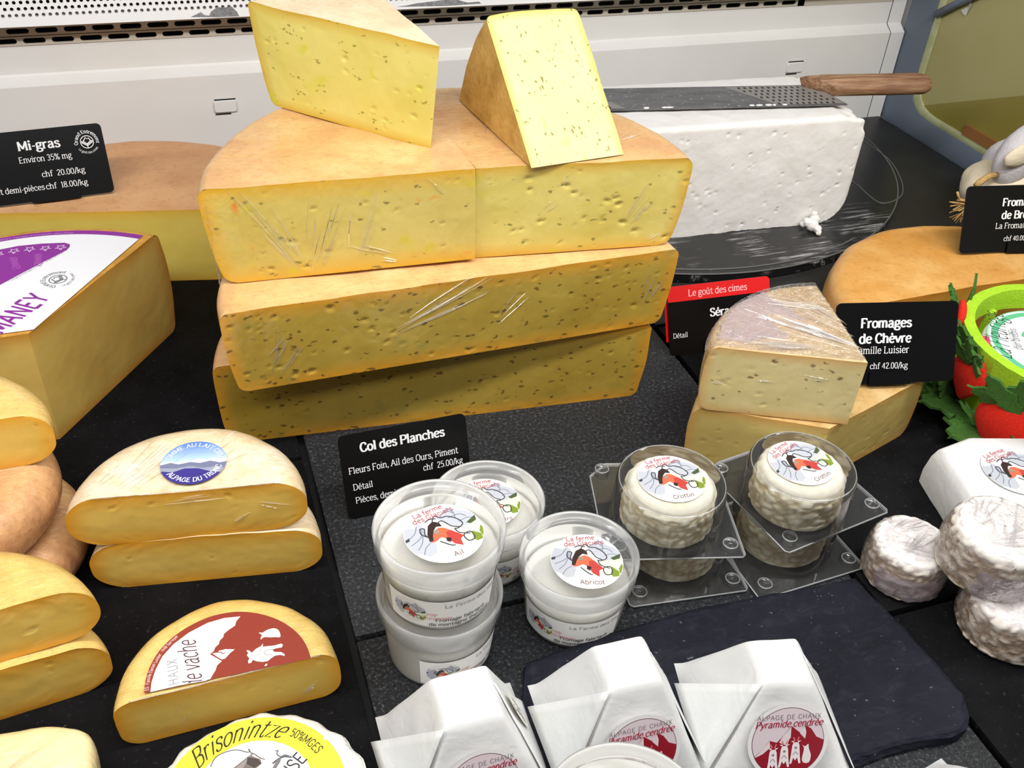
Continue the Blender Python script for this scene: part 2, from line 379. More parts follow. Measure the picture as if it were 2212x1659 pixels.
M_FOLD = clear('film_fold_glint', (.98, .98, .98), rough=.12, haze=.22, hazecol=(.95, .94, .95), ior=1.5, cap=.7)  # film creases; their milky white also stands in for glints
t = NT('fresh_cheese'); n1 = t.noise(90, 4, .6); t.set(Base_Color=lin(246, 244, 236), Roughness=.55); t.l(t.bump(n1, .6, .002), t.b.inputs['Normal']); M_FRESH = t.m
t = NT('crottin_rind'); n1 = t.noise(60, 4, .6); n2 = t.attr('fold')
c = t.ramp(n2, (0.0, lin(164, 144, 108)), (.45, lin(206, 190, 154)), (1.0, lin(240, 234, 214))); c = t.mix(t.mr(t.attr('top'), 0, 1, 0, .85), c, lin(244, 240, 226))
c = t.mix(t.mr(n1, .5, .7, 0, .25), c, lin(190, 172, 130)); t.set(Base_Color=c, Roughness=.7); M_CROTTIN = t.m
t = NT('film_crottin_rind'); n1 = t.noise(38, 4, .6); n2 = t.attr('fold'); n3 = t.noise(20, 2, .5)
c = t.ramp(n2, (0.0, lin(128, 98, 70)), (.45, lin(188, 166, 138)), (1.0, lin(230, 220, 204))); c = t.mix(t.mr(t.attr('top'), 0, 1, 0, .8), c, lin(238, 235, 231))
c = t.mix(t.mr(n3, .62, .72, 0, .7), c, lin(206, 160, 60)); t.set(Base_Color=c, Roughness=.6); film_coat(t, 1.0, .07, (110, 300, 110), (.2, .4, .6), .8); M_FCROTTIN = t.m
t = NT('felt_lime'); n = t.noise(700, 3, .7); t.set(Base_Color=t.ramp(n, (.3, lin(150, 196, 22)), (.7, lin(178, 222, 46))), Roughness=.95); t.l(t.bump(n, .6, .001), t.b.inputs['Normal']); M_LIME = t.m
t = NT('felt_green'); n = t.noise(700, 3, .7); t.set(Base_Color=t.ramp(n, (.3, lin(44, 84, 24)), (.7, lin(72, 118, 38))), Roughness=.95); t.l(t.bump(n, .6, .001), t.b.inputs['Normal']); M_FELT = t.m
t = NT('felt_red'); n = t.noise(700, 3, .7); t.set(Base_Color=t.ramp(n, (.3, lin(206, 22, 6)), (.7, lin(232, 42, 16))), Roughness=.95); t.l(t.bump(n, .6, .001), t.b.inputs['Normal']); M_RED = t.m
t = NT('plush_white'); n = t.noise(420, 4, .8); t.set(Base_Color=t.ramp(n, (.3, lin(226, 220, 226)), (.7, lin(240, 236, 238))), Roughness=1.0); t.l(t.bump(n, .9, .002), t.b.inputs['Normal']); M_PLUSH = t.m
t = NT('plush_cream'); n = t.noise(300, 4, .8); t.set(Base_Color=t.ramp(n, (.3, lin(232, 216, 184)), (.7, lin(242, 230, 204))), Roughness=1.0); t.l(t.bump(n, .6, .001), t.b.inputs['Normal']); M_CREAM = t.m
t = NT('twine'); n = t.noise(1, 3, .6, t.coords((500, 60, 500))); t.set(Base_Color=t.ramp(n, (.3, lin(170, 132, 74)), (.7, lin(212, 178, 118))), Roughness=.9); M_TWINE = t.m
t = NT('butter_cheese'); n1 = t.noise(16, 3, .5); t.set(Base_Color=t.ramp(n1, (.3, lin(246, 232, 182)), (.7, lin(240, 222, 164))), Roughness=.4)
t.b.inputs['Subsurface Weight'].default_value = .2; t.b.inputs['Subsurface Scale'].default_value = .005; film_coat(t, 1.0, .08, (70, 160, 70), (.2, .3, 1.0), .6); M_BUTTER = t.m
t = NT('bloomy_rind'); n1 = t.noise(50, 4, .6); n2 = t.noise(14, 3, .5); t.set(Base_Color=t.ramp(n2, (.3, lin(240, 238, 232)), (.7, lin(226, 222, 212))), Roughness=.5); t.l(t.bump(n1, .5, .002), t.b.inputs['Normal']); film_coat(t, .9, .08, (90, 200, 90), (.2, .3, 1.0), .6); M_BLOOM = t.m
# ------------------------------------------------------------------ lettering: a stroke alphabet with slab serifs, and flat print
GL = {
'a': (5.4, "~ 0.9,4.1 2,5 3.4,4.8 4,3.6;4,3.6 4,.7;~ 4,.7 4.3,0 5,.15;~ 4,3 2.2,2.7 .8,1.6 1.2,.3 2.4,0 4,1"),
'b': (5.6, "l 1,7.4 1,0;~ 1,1 2,0 3.4,0 4.6,1.2 4.6,3.6 3.6,5 2.2,5 1,3.8"),
'c': (4.9, "~ 4.2,3.6 3.8,4.7 2.7,5 1.2,4.3 .6,2.5 1.2,.7 2.6,0 4.3,.8"),
'd': (5.7, "l 4.4,7.4 4.4,0 r;~ 4.4,1 3.3,0 2,0 .8,1.2 .8,3.6 1.9,5 3.2,5 4.4,3.9"),
'e': (5.1, ".8,2.7 4.4,2.7;~ 4.4,2.7 4.1,4.3 2.7,5 1.2,4.2 .7,2.5 1.2,.8 2.7,0 4.3,.8"),
'f': (3.6, "~ 3.7,6.7 3,7.4 2,7.1 1.6,6;1.6,6 1.6,0 e;.4,4.9 3.2,4.9"),
'g': (5.2, "~ 4,3.5 3.4,4.8 2.4,5 1.2,4.5 .9,3.5 1.3,2.4 2.4,2 3.5,2.4 4,3.5;~ 3.6,4.6 4.4,5 5,5;~ 1.4,2.3 .8,1.3 1.5,.6 3.4,.4 4.6,-.4 4.2,-1.7 2.4,-2.2 .8,-1.6 .6,-.6 1.4,.4"),
'h': (5.6, "l 1,7.4 1,0 e;~ 1,3.6 2,4.8 3.2,5 4.1,4.3 4.3,3;4.3,3 4.3,0 e"),
'i': (2.8, "l 1.4,5 1.4,0 e;* 1.4,6.8"),
'k': (5.4, "l 1,7.4 1,0 e;4.4,5 1.2,2.2;2.4,3.2 4.6,0 e"),
'l': (2.8, "l 1.4,7.4 1.4,0 e"),
'm': (8.3, "l 1,5 1,0 e;~ 1,3.6 1.8,4.8 3,5 3.8,4.3 4,3;4,3 4,0 e;~ 4,3.6 4.8,4.8 6,5 6.8,4.3 7,3;7,3 7,0 e"),
'n': (5.6, "l 1,5 1,0 e;~ 1,3.6 2,4.8 3.2,5 4.1,4.3 4.3,3;4.3,3 4.3,0 e"),
'o': (5.2, "~ 2.6,5 1.2,4.3 .6,2.5 1.2,.7 2.6,0 4,.7 4.6,2.5 4,4.3 2.6,5"),
'p': (5.5, "l 1,5 1,-2.2 e;~ 1,1 2,0 3.4,0 4.6,1.2 4.6,3.6 3.6,5 2.2,5 1,3.8"),
'q': (5.6, "4.4,5 4.4,-2.2 e;~ 4.4,1 3.3,0 2,0 .8,1.2 .8,3.6 1.9,5 3.2,5 4.4,3.9"),
'r': (4.0, "l 1,5 1,0 e;~ 1,3.4 1.8,4.6 2.8,5 3.6,4.6"),
's': (4.5, "~ 3.7,3.9 3.2,4.8 2.2,5 1.1,4.6 .9,3.6 1.8,2.9 3.1,2.4 3.9,1.5 3.5,.4 2.3,0 1.1,.3 .7,1.2"),
't': (3.7, "1.5,6.5 1.5,1.2;~ 1.5,1.2 1.9,.1 2.8,0 3.5,.6;.4,4.9 3.3,4.9"),
'u': (5.6, "l 1,5 1,1.8;~ 1,1.8 1.3,.4 2.3,0 3.4,.4 4.2,1.6;l 4.2,5 4.2,0 r"),
'v': (5.0, "e .4,5 2.5,0;2.5,0 4.6,5 e"),
'x': (5.0, "e .6,5 4.4,0 e;e 4.4,5 .6,0 e"),
'y': (5.0, "e .4,5 2.6,.2;~ 4.6,5 2.6,.2 1.8,-1.6 .6,-2.1"),
'z': (4.9, ".8,4.9 4.2,4.9 .7,.1 4.3,.1"),
'A': (6.6, "e .6,0 3.3,7.2;3.3,7.2 6,0 e;1.6,2.6 5,2.6"),
'B': (6.1, "e 1.2,7.2 1.2,0 e;1.2,7.1 3.4,7.1;~ 3.4,7.1 4.9,6.5 4.9,4.5 3.4,3.8;1.2,3.8 3.4,3.8;~ 3.4,3.8 5.3,3 5.3,.8 3.6,.1;3.6,.1 1.2,.1"),
'C': (6.3, "~ 5.5,5.2 4.9,6.6 3.4,7.2 1.7,6.4 .8,3.6 1.7,.8 3.4,0 5,.6 5.7,2"),
'D': (6.8, "e 1.2,7.2 1.2,0 e;1.2,7.1 3,7.1;~ 3,7.1 5.2,6.3 6,3.6 5.2,.9 3,.1;3,.1 1.2,.1"),
'E': (5.9, "e 1.2,7.2 1.2,0 e;1.2,7.1 5,7.1;1.2,3.7 4.2,3.7;1.2,.1 5.2,.1"),
'F': (5.6, "e 1.2,7.2 1.2,0 e;1.2,7.1 5,7.1 5,5.9;1.2,3.7 3.9,3.7"),
'G': (6.8, "~ 5.5,5.2 4.9,6.6 3.4,7.2 1.7,6.4 .8,3.6 1.7,.8 3.4,0 5.7,.8;5.7,.8 5.7,3.2 3.8,3.2"),
'H': (7.0, "e 1.2,7.2 1.2,0 e;e 5.7,7.2 5.7,0 e;1.2,3.7 5.7,3.7"),
'I': (3.0, "e 1.5,7.2 1.5,0 e"),
'L': (5.6, "e 1.2,7.2 1.2,0 e;1.2,.1 4.9,.1 4.9,1.4"),
'M': (8.2, "e 1.2,0 1.2,7.2;1.2,7.2 4.1,1.2;4.1,1.2 7,7.2;7,7.2 7,0 e"),
'N': (7.0, "e 1.2,0 1.2,7.2;1.2,7.2 5.7,0;5.7,0 5.7,7.2 e"),
'O': (6.8, "~ 3.4,7.2 1.6,6.3 .8,3.6 1.6,.9 3.4,0 5.2,.9 6,3.6 5.2,6.3 3.4,7.2"),
'P': (5.9, "e 1.2,7.2 1.2,0 e;1.2,7.1 3.4,7.1;~ 3.4,7.1 5.2,6.4 5.2,4.1 3.4,3.3;3.4,3.3 1.2,3.3"),
'R': (6.3, "e 1.2,7.2 1.2,0 e;1.2,7.1 3.4,7.1;~ 3.4,7.1 5.1,6.4 5.1,4.3 3.4,3.6;3.4,3.6 1.2,3.6;3.2,3.6 5.5,0 e"),
'S': (5.6, "~ 4.7,5.6 4,6.9 2.8,7.2 1.3,6.6 1,5.2 2,4.1 3.7,3.4 4.8,2.1 4.3,.5 2.7,0 1.3,.4 .8,1.8"),
'T': (6.0, "3,7.2 3,0 e;.5,7.1 5.5,7.1"),
'U': (6.6, "e 1.1,7.2 1.1,2.2;~ 1.1,2.2 1.7,.5 3.3,0 4.9,.5 5.5,2.2;5.5,2.2 5.5,7.2 e"),
'X': (6.2, ".7,7.2 5.5,0;5.5,7.2 .7,0"),
'Y': (6.0, ".5,7.2 3,3.4;5.5,7.2 3,3.4;3,3.4 3,0 e"),
'0': (5.2, "~ 2.6,7.2 1.2,6.2 .8,3.6 1.2,1 2.6,0 4,1 4.4,3.6 4,6.2 2.6,7.2"),
'1': (3.6, "1,6.2 2.1,7.2;2.1,7.2 2.1,0 e"),
'2': (5.0, "~ .9,5.6 1.6,6.9 2.8,7.2 4,6.4 4,4.9 2.6,2.9 .8,.1;.8,.1 4.4,.1"),
'3': (5.0, "~ .9,6.2 2,7.2 3.5,6.9 4,5.6 3.2,4.1 2.2,3.8;~ 2.2,3.8 3.7,3.5 4.3,2 3.6,.5 2.2,0 .8,.8"),
'4': (5.2, "3.6,0 3.6,7.2;3.6,7.2 .6,2 4.8,2"),
'5': (5.0, "4.2,7.1 1.3,7.1 1.1,4;~ 1.1,4 2.4,4.5 3.8,3.9 4.3,2.3 3.5,.5 2.2,0 .8,.7"),
'8': (5.1, "~ 2.5,7.2 1.2,6.5 1.1,5 2.5,3.9 4.1,2.8 4,.8 2.5,0 1,.8 .9,2.8 2.5,3.9 3.9,5 3.8,6.5 2.5,7.2"),
'9': (5.1, "~ 4.1,4.6 3.1,3.3 1.7,3.4 .9,5 1.5,6.8 2.8,7.2 3.9,6.4 4.2,4.4 3.4,1.4 1.6,0"),
'%': (7.2, "~ 1.8,7.2 .9,6.6 .9,5 1.8,4.4 2.7,5 2.7,6.6 1.8,7.2;~ 5.3,2.8 4.4,2.2 4.4,.6 5.3,0 6.2,.6 6.2,2.2 5.3,2.8;5.6,7.2 1.6,0"),
'/': (3.4, ".4,-.8 3,7.6"), '.': (2.2, "* 1.1,.4"), ',': (2.2, "* 1.1,.4;1.2,.3 .7,-1.3"), '-': (3.2, ".5,2.7 2.7,2.7"), '·': (2.4, "* 1.2,3.2"), ' ': (2.6, ""),
}
ACC = {'é': ('e', "2.2,6 3.4,7.4"), 'è': ('e', "3,6 1.8,7.4"), 'û': ('u', "1.6,6 2.7,7.2 3.8,6"), 'ô': ('o', "1.6,6 2.6,7.2 3.6,6")}
def crom(P, k=5):
    if len(P) < 3: return P
    out = []
    closed = abs(P[0][0]-P[-1][0])+abs(P[0][1]-P[-1][1]) < 1e-6
    Q = ([P[-2]] if closed else [P[0]])+list(P)+([P[1]] if closed else [P[-1]])
    for i in range(1, len(Q)-2):
        p0, p1, p2, p3 = [np.array(q, float) for q in Q[i-1:i+3]]
        for j in range(k):
            t = j/k; out.append(tuple(.5*((2*p1)+(-p0+p2)*t+(2*p0-5*p1+4*p2-p3)*t*t+(-p0+3*p1-3*p2+p3)*t**3)))
    out.append(tuple(P[-1])); return out
def glyph(ch, serif=True):
    """-> advance, list of strokes (points), dots"""
    extra = ''
    if ch in ACC: ch, extra = ACC[ch]
    if ch not in GL: ch = ' '
    adv, s = GL[ch]; st = []; dots = []
    for part in (s+(';'+extra if extra else '')).split(';'):
        tk = part.split()
        if not tk: continue
        sm = False; pre = ''; post = ''
        if tk[0] == '~': sm = True; tk = tk[1:]
        elif tk[0] == '*':
            dots.append(tuple(float(v) for v in tk[1].split(','))); continue
        if tk[0] in 'els': pre = tk[0]; tk = tk[1:]
        if tk[-1] in 'er': post = tk[-1]; tk = tk[:-1]
        P = [tuple(float(v) for v in q.split(',')) for q in tk]
        a, b = P[0], P[-1]
        st.append(crom(P) if sm else P)
        if serif:
            sw = .95
            for f, q in ((pre, a), (post, b)):
                if not f: continue
                y = q[1]+(.25 if q[1] < 2.5 else -.25)
                if f == 'e': st.append(('s', (q[0]-sw, y), (q[0]+sw, y)))
                elif f == 'l': st.append(('s', (q[0]-1.1, y), (q[0]+.2, y)))
                elif f == 'r': st.append(('s', (q[0]-.2, y), (q[0]+1.1, y)))
    return adv, st, dots
class Print:
    """flat printing: coloured shapes in the plane of a label, later laid on its surface"""
    def __init__(s): s.T = []; s.L = 0; s.clip = None
    def up(s): s.L += 1; return s
    def _tri(s, a, b, c, col):
        pl = [a, b, c]
        if s.clip:
            for (px, py, nx, ny) in s.clip:              # keep (p-q).n >= 0
                o = []
                for i in range(len(pl)):
                    p, q = pl[i], pl[(i+1) % len(pl)]
                    dp = (p[0]-px)*nx+(p[1]-py)*ny; dq = (q[0]-px)*nx+(q[1]-py)*ny
                    if dp >= 0: o.append(p)
                    if (dp >= 0) != (dq >= 0):
                        k = dp/(dp-dq); o.append((p[0]+(q[0]-p[0])*k, p[1]+(q[1]-p[1])*k))
                pl = o
                if len(pl) < 3: return
        for i in range(1, len(pl)-1): s.T.append((pl[0], pl[i], pl[i+1], col, s.L))
    def clip_circle(s, cx, cy, r, n=48):
        s.clip = (s.clip or [])+[(cx+r*math.cos(2*PI*i/n), cy+r*math.sin(2*PI*i/n), -math.cos(2*PI*i/n), -math.sin(2*PI*i/n)) for i in range(n)]
    def clip_line(s, x, y, nx, ny): s.clip = (s.clip or [])+[(x, y, nx, ny)]
    def poly(s, P, col):
        tri = tessellate_polygon([[Vector((p[0], p[1], 0)) for p in P]])
        for t in tri: s._tri(P[t[0]][:2], P[t[1]][:2], P[t[2]][:2], col)
        return s
    def spoly(s, P, col, k=4): return s.poly(crom(list(P)+[P[0]], k)[:-1], col)
    def disc(s, cx, cy, r, col, n=40, ry=None, r0=0.0):
        ry = ry or r
        for i in range(n):
            a, b = 2*PI*i/n, 2*PI*(i+1)/n
            o1 = (cx+r*math.cos(a), cy+ry*math.sin(a)); o2 = (cx+r*math.cos(b), cy+ry*math.sin(b))
            if r0:
                i1 = (cx+r0*math.cos(a), cy+r0*math.sin(a)); i2 = (cx+r0*math.cos(b), cy+r0*math.sin(b))
                s._tri(i1, o1, o2, col); s._tri(i1, o2, i2, col)
            else: s._tri((cx, cy), o1, o2, col)
        return s
    def stroke(s, P, w, col, fn=None):
        P = [np.array(p[:2], float) for p in P]
        Lf = []; Rt = []
        for i in range(len(P)):
            a = P[max(i-1, 0)]; b = P[min(i+1, len(P)-1)]; d = b-a; L = np.hypot(*d)
            if L < 1e-12: d = np.array((1., 0.))
            else: d = d/L
            ww = fn(d) if fn else w
            nn = np.array((-d[1], d[0]))*ww*.5; Lf.append(P[i]+nn); Rt.append(P[i]-nn)
        for i in range(len(P)-1):
            s._tri(tuple(Rt[i]), tuple(Rt[i+1]), tuple(Lf[i+1]), col); s._tri(tuple(Rt[i]), tuple(Lf[i+1]), tuple(Lf[i]), col)
        return s
    def curve(s, P, w, col): return s.stroke(crom(P, 4), w, col)
    def width(s, txt, size, sp=0.0): return sum((glyph(c)[0]+sp) for c in txt)*size/7.2
    def text(s, txt, x, y, size, col, ang=0.0, align='l', weight=.9, thin=None, serif=True, slant=0.0, sx=1.0, sp=0.0, arc=None):
        """size = height of a capital; arc=(cx,cy,r,a_mid,ccw) sets the line on a circle"""
        k = size/7.2; thin = weight*.62 if thin is None else thin
        tot = sum((glyph(c)[0]+sp) for c in txt)*k*sx
        x0 = {'l': 0, 'c': -tot/2, 'r': -tot}[align]
        ca, sa = math.cos(ang), math.sin(ang)
        def mp(u, v):
            u2 = x0+(u*sx+v*slant)*k; v2 = v*k
            if arc:
                cx, cy, r, am, cw = arc
                if cw: a = am-u2/r; return (cx+(r+v2)*math.cos(a), cy+(r+v2)*math.sin(a))
                a = am+u2/r; return (cx+(r-v2)*math.cos(a), cy+(r-v2)*math.sin(a))
            return (x+u2*ca-v2*sa, y+u2*sa+v2*ca)
        cur = 0.0
        for ch in txt:
            adv, st, dots = glyph(ch, serif)
            for q in st:
                if q[0] == 's': s.stroke([mp(cur+p[0], p[1]) for p in q[1:]], thin*1.05*k, col); continue
                P = np.array(q, float); out = []
                # ribbon in glyph space, stems heavier than hairlines
                Lf = []; Rt = []
                for i in range(len(P)):
                    a = P[max(i-1, 0)]; b = P[min(i+1, len(P)-1)]; d = b-a; L = np.hypot(*d); d = d/L if L > 1e-9 else np.array((1., 0.))
                    ww = thin+(weight-thin)*abs(d[1]); nn = np.array((-d[1], d[0]))*ww*.5
                    Lf.append(P[i]+nn); Rt.append(P[i]-nn)
                if len(P) > 2 and not any(True for _ in ()):
                    pass
                for i in range(len(P)-1):
                    r1, r2, l1, l2 = mp(cur+Rt[i][0], Rt[i][1]), mp(cur+Rt[i+1][0], Rt[i+1][1]), mp(cur+Lf[i][0], Lf[i][1]), mp(cur+Lf[i+1][0], Lf[i+1][1])
                    s._tri(r1, r2, l2, col); s._tri(r1, l2, l1, col)
            for dx, dy in dots:
                for i in range(8):
                    a, b = 2*PI*i/8, 2*PI*(i+1)/8; r = weight*.62
                    s._tri(mp(cur+dx, dy), mp(cur+dx+r*math.cos(a), dy+r*math.sin(a)), mp(cur+dx+r*math.cos(b), dy+r*math.sin(b)), col)
            cur += adv+sp
        return s
    def build(s, name, fn, parent=None, maxlen=None, lift=.00006, base=.00012):
        """fn(u,v,w) -> point; w is the height above the surface"""
        T = s.T
        if maxlen:
            out = []; stack = list(T)
            while stack:
                a, b, c, col, L = stack.pop()
                e = [math.dist(a, b), math.dist(b, c), math.dist(c, a)]; m = max(e)
                if m <= maxlen: out.append((a, b, c, col, L)); continue
                i = e.index(m); a, b, c = ((a, b, c), (b, c, a), (c, a, b))[i]
                md = ((a[0]+b[0])/2, (a[1]+b[1])/2); stack += [(a, md, c, col, L), (md, b, c, col, L)]
            T = out
        V = []; Fc = []; C = []
        for ti, (a, b, c, col, L) in enumerate(T):
            if (b[0]-a[0])*(c[1]-a[1])-(b[1]-a[1])*(c[0]-a[0]) < 0: b, c = c, b
            o = len(V); h = base+L*lift+(ti % 41)*1.1e-6
            V += [fn(a[0], a[1], h), fn(b[0], b[1], h), fn(c[0], c[1], h)]; Fc.append((o, o+1, o+2)); C += list(col)+[1.0]
            C += list(col)+[1.0]; C += list(col)+[1.0]
        me = bpy.data.meshes.new(name); me.from_pydata([tuple(map(float, v)) for v in V], [], Fc); me.materials.append(M_PRINT)
        ca = me.color_attributes.new('ink', 'FLOAT_COLOR', 'POINT'); ca.data.foreach_set('color', np.array(C, dtype=np.float32))
        me.update(); o = bpy.data.objects.new(name, me); COL.objects.link(o)
        if parent is not None: o.parent = parent
        return o
def plane_fn(o=(0, 0, 0), u=(1, 0, 0), v=(0, 1, 0)):
    o, u, v = np.array(o, float), np.array(u, float), np.array(v, float); n = np.cross(u, v)
    return lambda a, b, w: o+u*a+v*b+n*w
def px_on(z, obj_loc, rz):
    """pixel -> local xy of a thing standing at obj_loc turned by rz, on its plane at height z (world)"""
    c, s = math.cos(-rz), math.sin(-rz)
    def f(px, py):
        p = onz(px, py, z); x, y = p[0]-obj_loc[0], p[1]-obj_loc[1]
        return (x*c-y*s, x*s+y*c)
    return f
BLK = (.012, .012, .014); WHT = (.86, .86, .85); CARDW = (.80, .80, .80)
# ================================================================== the display case
YW = 1.052; XR = 0.915
floor = mesh('floor', *boxm(-0.9, XR, -0.25, YW+.02, -.03, -.0085), M_BLACKGAP, smooth=False); tag(floor, 'black bed of the display counter under the slabs', None, None, 'structure')
def tile(x0, x1, y0, y1, mat, z1=0.0):
    o = bevelbox('tile', x0, x1, y0, y1, -.0085, z1, .0007, mat, floor, 2); return o
tile(.0535, .3785, .3775, .708, M_TILE); tile(.0535, .3785, -.15, .3735, M_TILE)
tile(-.28, .0485, .020, .5465, M_TILE2); tile(-.28, .0485, .5505, .88, M_TILE2); tile(-.62, -.2845, .02, .88, M_TILE2)
tile(.3835, .70, .30, .64, M_TILE2); tile(.3835, .70, -.05, .296, M_TILE2); tile(.704, XR-.002, -.05, .64, M_TILE2)
tile(-.62, .0485, .884, YW-.003, M_COUNTER); tile(.0535, .3785, .712, YW-.003, M_COUNTER); tile(.3835, XR-.002, .644, YW-.003, M_COUNTER)

# back wall: pressed white sheet with a sloped crease, slotted strip, perforated air duct above
def extr(prof, x0, x1):
    n = len(prof); V = [(x0, y, z) for y, z in prof]+[(x1, y, z) for y, z in prof]
    return V, [(i, n+i, n+i+1, i+1) for i in range(n-1)]
XW0, XW1 = -0.9, 0.893
wall = mesh('wall_back', *extr([(YW-.012, -.0085), (YW-.012, .1135), (YW-.010, .1150), (YW-.0015, .1205), (YW, .1225), (YW, .1495)], XW0, XW1), M_WHITE, smooth=True, angle=20)
tag(wall, 'white pressed sheet back wall of the display case', None, None, 'structure')
mesh('end_post', *extr([(YW-.012, -.0085), (YW-.012, .1135), (YW-.010, .1150), (YW-.0015, .1205), (YW, .1225), (YW, .30)], XW1+.0011, XR), M_WHITE, wall, smooth=True, angle=20)
mesh('seam', *boxm(XW1-.004, XW1+.006, YW+.002, YW+.004, -.008, .25), M_DARKHOLE, wall, smooth=False)
mesh('seam', *extr([(YW-.0105, -.008), (YW-.0105, .113), (YW+.0015, .122), (YW+.0015, .2)], XW1-.001, XW1+.002), M_DARKHOLE, wall, smooth=False)
def holed(cw, ch, hole, cells, thick=0.0):
    """cells: list of cell centres; hole: outline around 0,0 -> verts, faces of a sheet pierced cell by cell (x,z plane)"""
    V = []; Fc = []; n = len(hole)
    bd = []
    for (hx, hz) in hole:
        a = math.atan2(hz/ch, hx/cw); ca, sa = math.cos(a), math.sin(a); m = max(abs(ca), abs(sa)); bd.append((ca/m*cw/2, sa/m*ch/2))
    cor = [(cw/2, ch/2), (-cw/2, ch/2), (-cw/2, -ch/2), (cw/2, -ch/2)]
    for (cx, cz) in cells:
        o = len(V)
        V += [(cx+x, 0, cz+z) for x, z in hole]+[(cx+x, 0, cz+z) for x, z in bd]
        if thick: V += [(cx+x, thick, cz+z) for x, z in hole]
        for i in range(n):
            j = (i+1) % n; Fc.append((o+i, o+j, o+n+j, o+n+i))
            if thick: Fc.append((o+i, o+2*n+i, o+2*n+j, o+j))
            b1, b2 = bd[i], bd[j]
            for c in cor:
                if min(b1[0], b2[0])-1e-6 <= c[0] <= max(b1[0], b2[0])+1e-6 and min(b1[1], b2[1])-1e-6 <= c[1] <= max(b1[1], b2[1])+1e-6 and math.dist(b1, c) > 1e-5 and math.dist(b2, c) > 1e-5:
                    V.append((cx+c[0], 0, cz+c[1])); Fc.append((o+n+i, o+n+j, len(V)-1))
    return V, Fc
def stadium(w, h, n=6):
    r = h/2; out = []
    for cx, a0 in ((w/2-r, -90), (-(w/2-r), 90)):
        for i in range(n+1):
            a = math.radians(a0+180*i/n); out.append((cx+r*math.cos(a), r*math.sin(a)))
    return out
SP = .02597
cells = []
for r_, (zc, x0) in enumerate(((.1640, -.1325), (.1545, -.1195))):
    k = -12
    while True:
        x = x0+SP*k
        if x > .75: break
        cells.append((x, zc)); k += 1
V, Fc = holed(SP, .0095, stadium(.0205, .0052), cells, .002)
V = [(x, y+YW, z) for x, y, z in V]
V2, F2 = extr([(YW, .1495), (YW, .14975)], XW0, XW1)
grille = mesh('slotted_strip', *join((V, Fc), (V2, F2), extr([(YW, .16875), (YW, .215)], XW0, XW1), ([(.76, YW, .1495), (XW1, YW, .1495), (XW1, YW, .16875), (.76, YW, .16875)], [(0, 1, 2, 3)])), M_STRIP, wall, smooth=False)
mesh('duct', *boxm(XW0, XW1, YW+.012, YW+.016, .145, .30), M_DARKHOLE, wall, smooth=False)
# perforated panel leaning over the slots
YP, ZP = 1.020, .1775
PX, PZ = .00585, .0056
cells = []; tilt = math.radians(16)
nrow = 12
for r_ in range(nrow):
    for k in range(-60, 150):
        cells.append((-.1379+PX*(k+(.5 if r_ % 2 else 0)), .0100+PZ*r_))
hole = [(.00165*math.cos(2*PI*i/12), .00165*math.sin(2*PI*i/12)) for i in range(12)]
V, Fc = holed(PX, PZ, hole, cells, .0012)
lip = [(-.9, 0, 0), (.9, 0, 0), (.9, 0, .0100-PZ/2), (-.9, 0, .0100-PZ/2), (-.9, .030, -.001), (.9, .030, -.001)]
for xa, xb in ((-.9, -.1379-PX*60-PX/2), (-.1379+PX*149.5, .9)): V, Fc = join((V, Fc), ([(xa, 0, .0100-PZ/2), (xb, 0, .0100-PZ/2), (xb, 0, .0100+PZ*(nrow-.5)), (xa, 0, .0100+PZ*(nrow-.5))], [(0, 1, 2, 3)]))
V, Fc = join((V, Fc), (lip, [(0, 1, 2, 3), (4, 5, 1, 0)]), ([(-.9, 0, .0100+PZ*(nrow-.5)), (.9, 0, .0100+PZ*(nrow-.5)), (.9, 0, .14), (-.9, 0, .14)], [(0, 1, 2, 3)]))
def lean(p): return (p[0], YP+p[1]*math.cos(tilt)+p[2]*math.sin(tilt), ZP+p[2]*math.cos(tilt)-p[1]*math.sin(tilt)*.2)
panel = mesh('perforated_panel', [lean(p) for p in V], Fc, M_WHITE2, wall, smooth=False)
mesh('panel_backing', [lean(p) for p in [(-.9, .006, -.0), (.9, .006, -.0), (.9, .006, .0135), (-.9, .006, .0135)]], [(0, 1, 2, 3)], M_WHITE, wall, smooth=False)
mesh('panel_cavity', [lean(p) for p in [(-.9, .02, .012), (.9, .02, .012), (.9, .02, .14), (-.9, .02, .14)]], [(0, 1, 2, 3)], M_DARKHOLE, wall, smooth=False)
def patch(pts, seed):
    random.seed(seed); P = []
    for i, (x, z) in enumerate(pts): P.append(lean((x, -.0003, z)))
    mesh('chipped_paint', P, [tuple(range(len(P)))], M_BARE, wall, smooth=False)
def pp(px, py):
    p = ony(px, py, YP); return (p[0], (p[2]-ZP)/math.cos(tilt))
patch([pp(*q) for q in [(412, 37), (428, 30), (434, 27), (442, 33), (452, 34), (456, 26), (470, 17), (485, 18), (500, 15), (512, 26), (517, 35), (470, 37)]], 1)
patch([pp(*q) for q in [(857, 15), (880, 12), (900, 8), (985, -2), (990, 1), (1010, 6), (1035, 4), (1040, 8), (960, 13)]], 2)
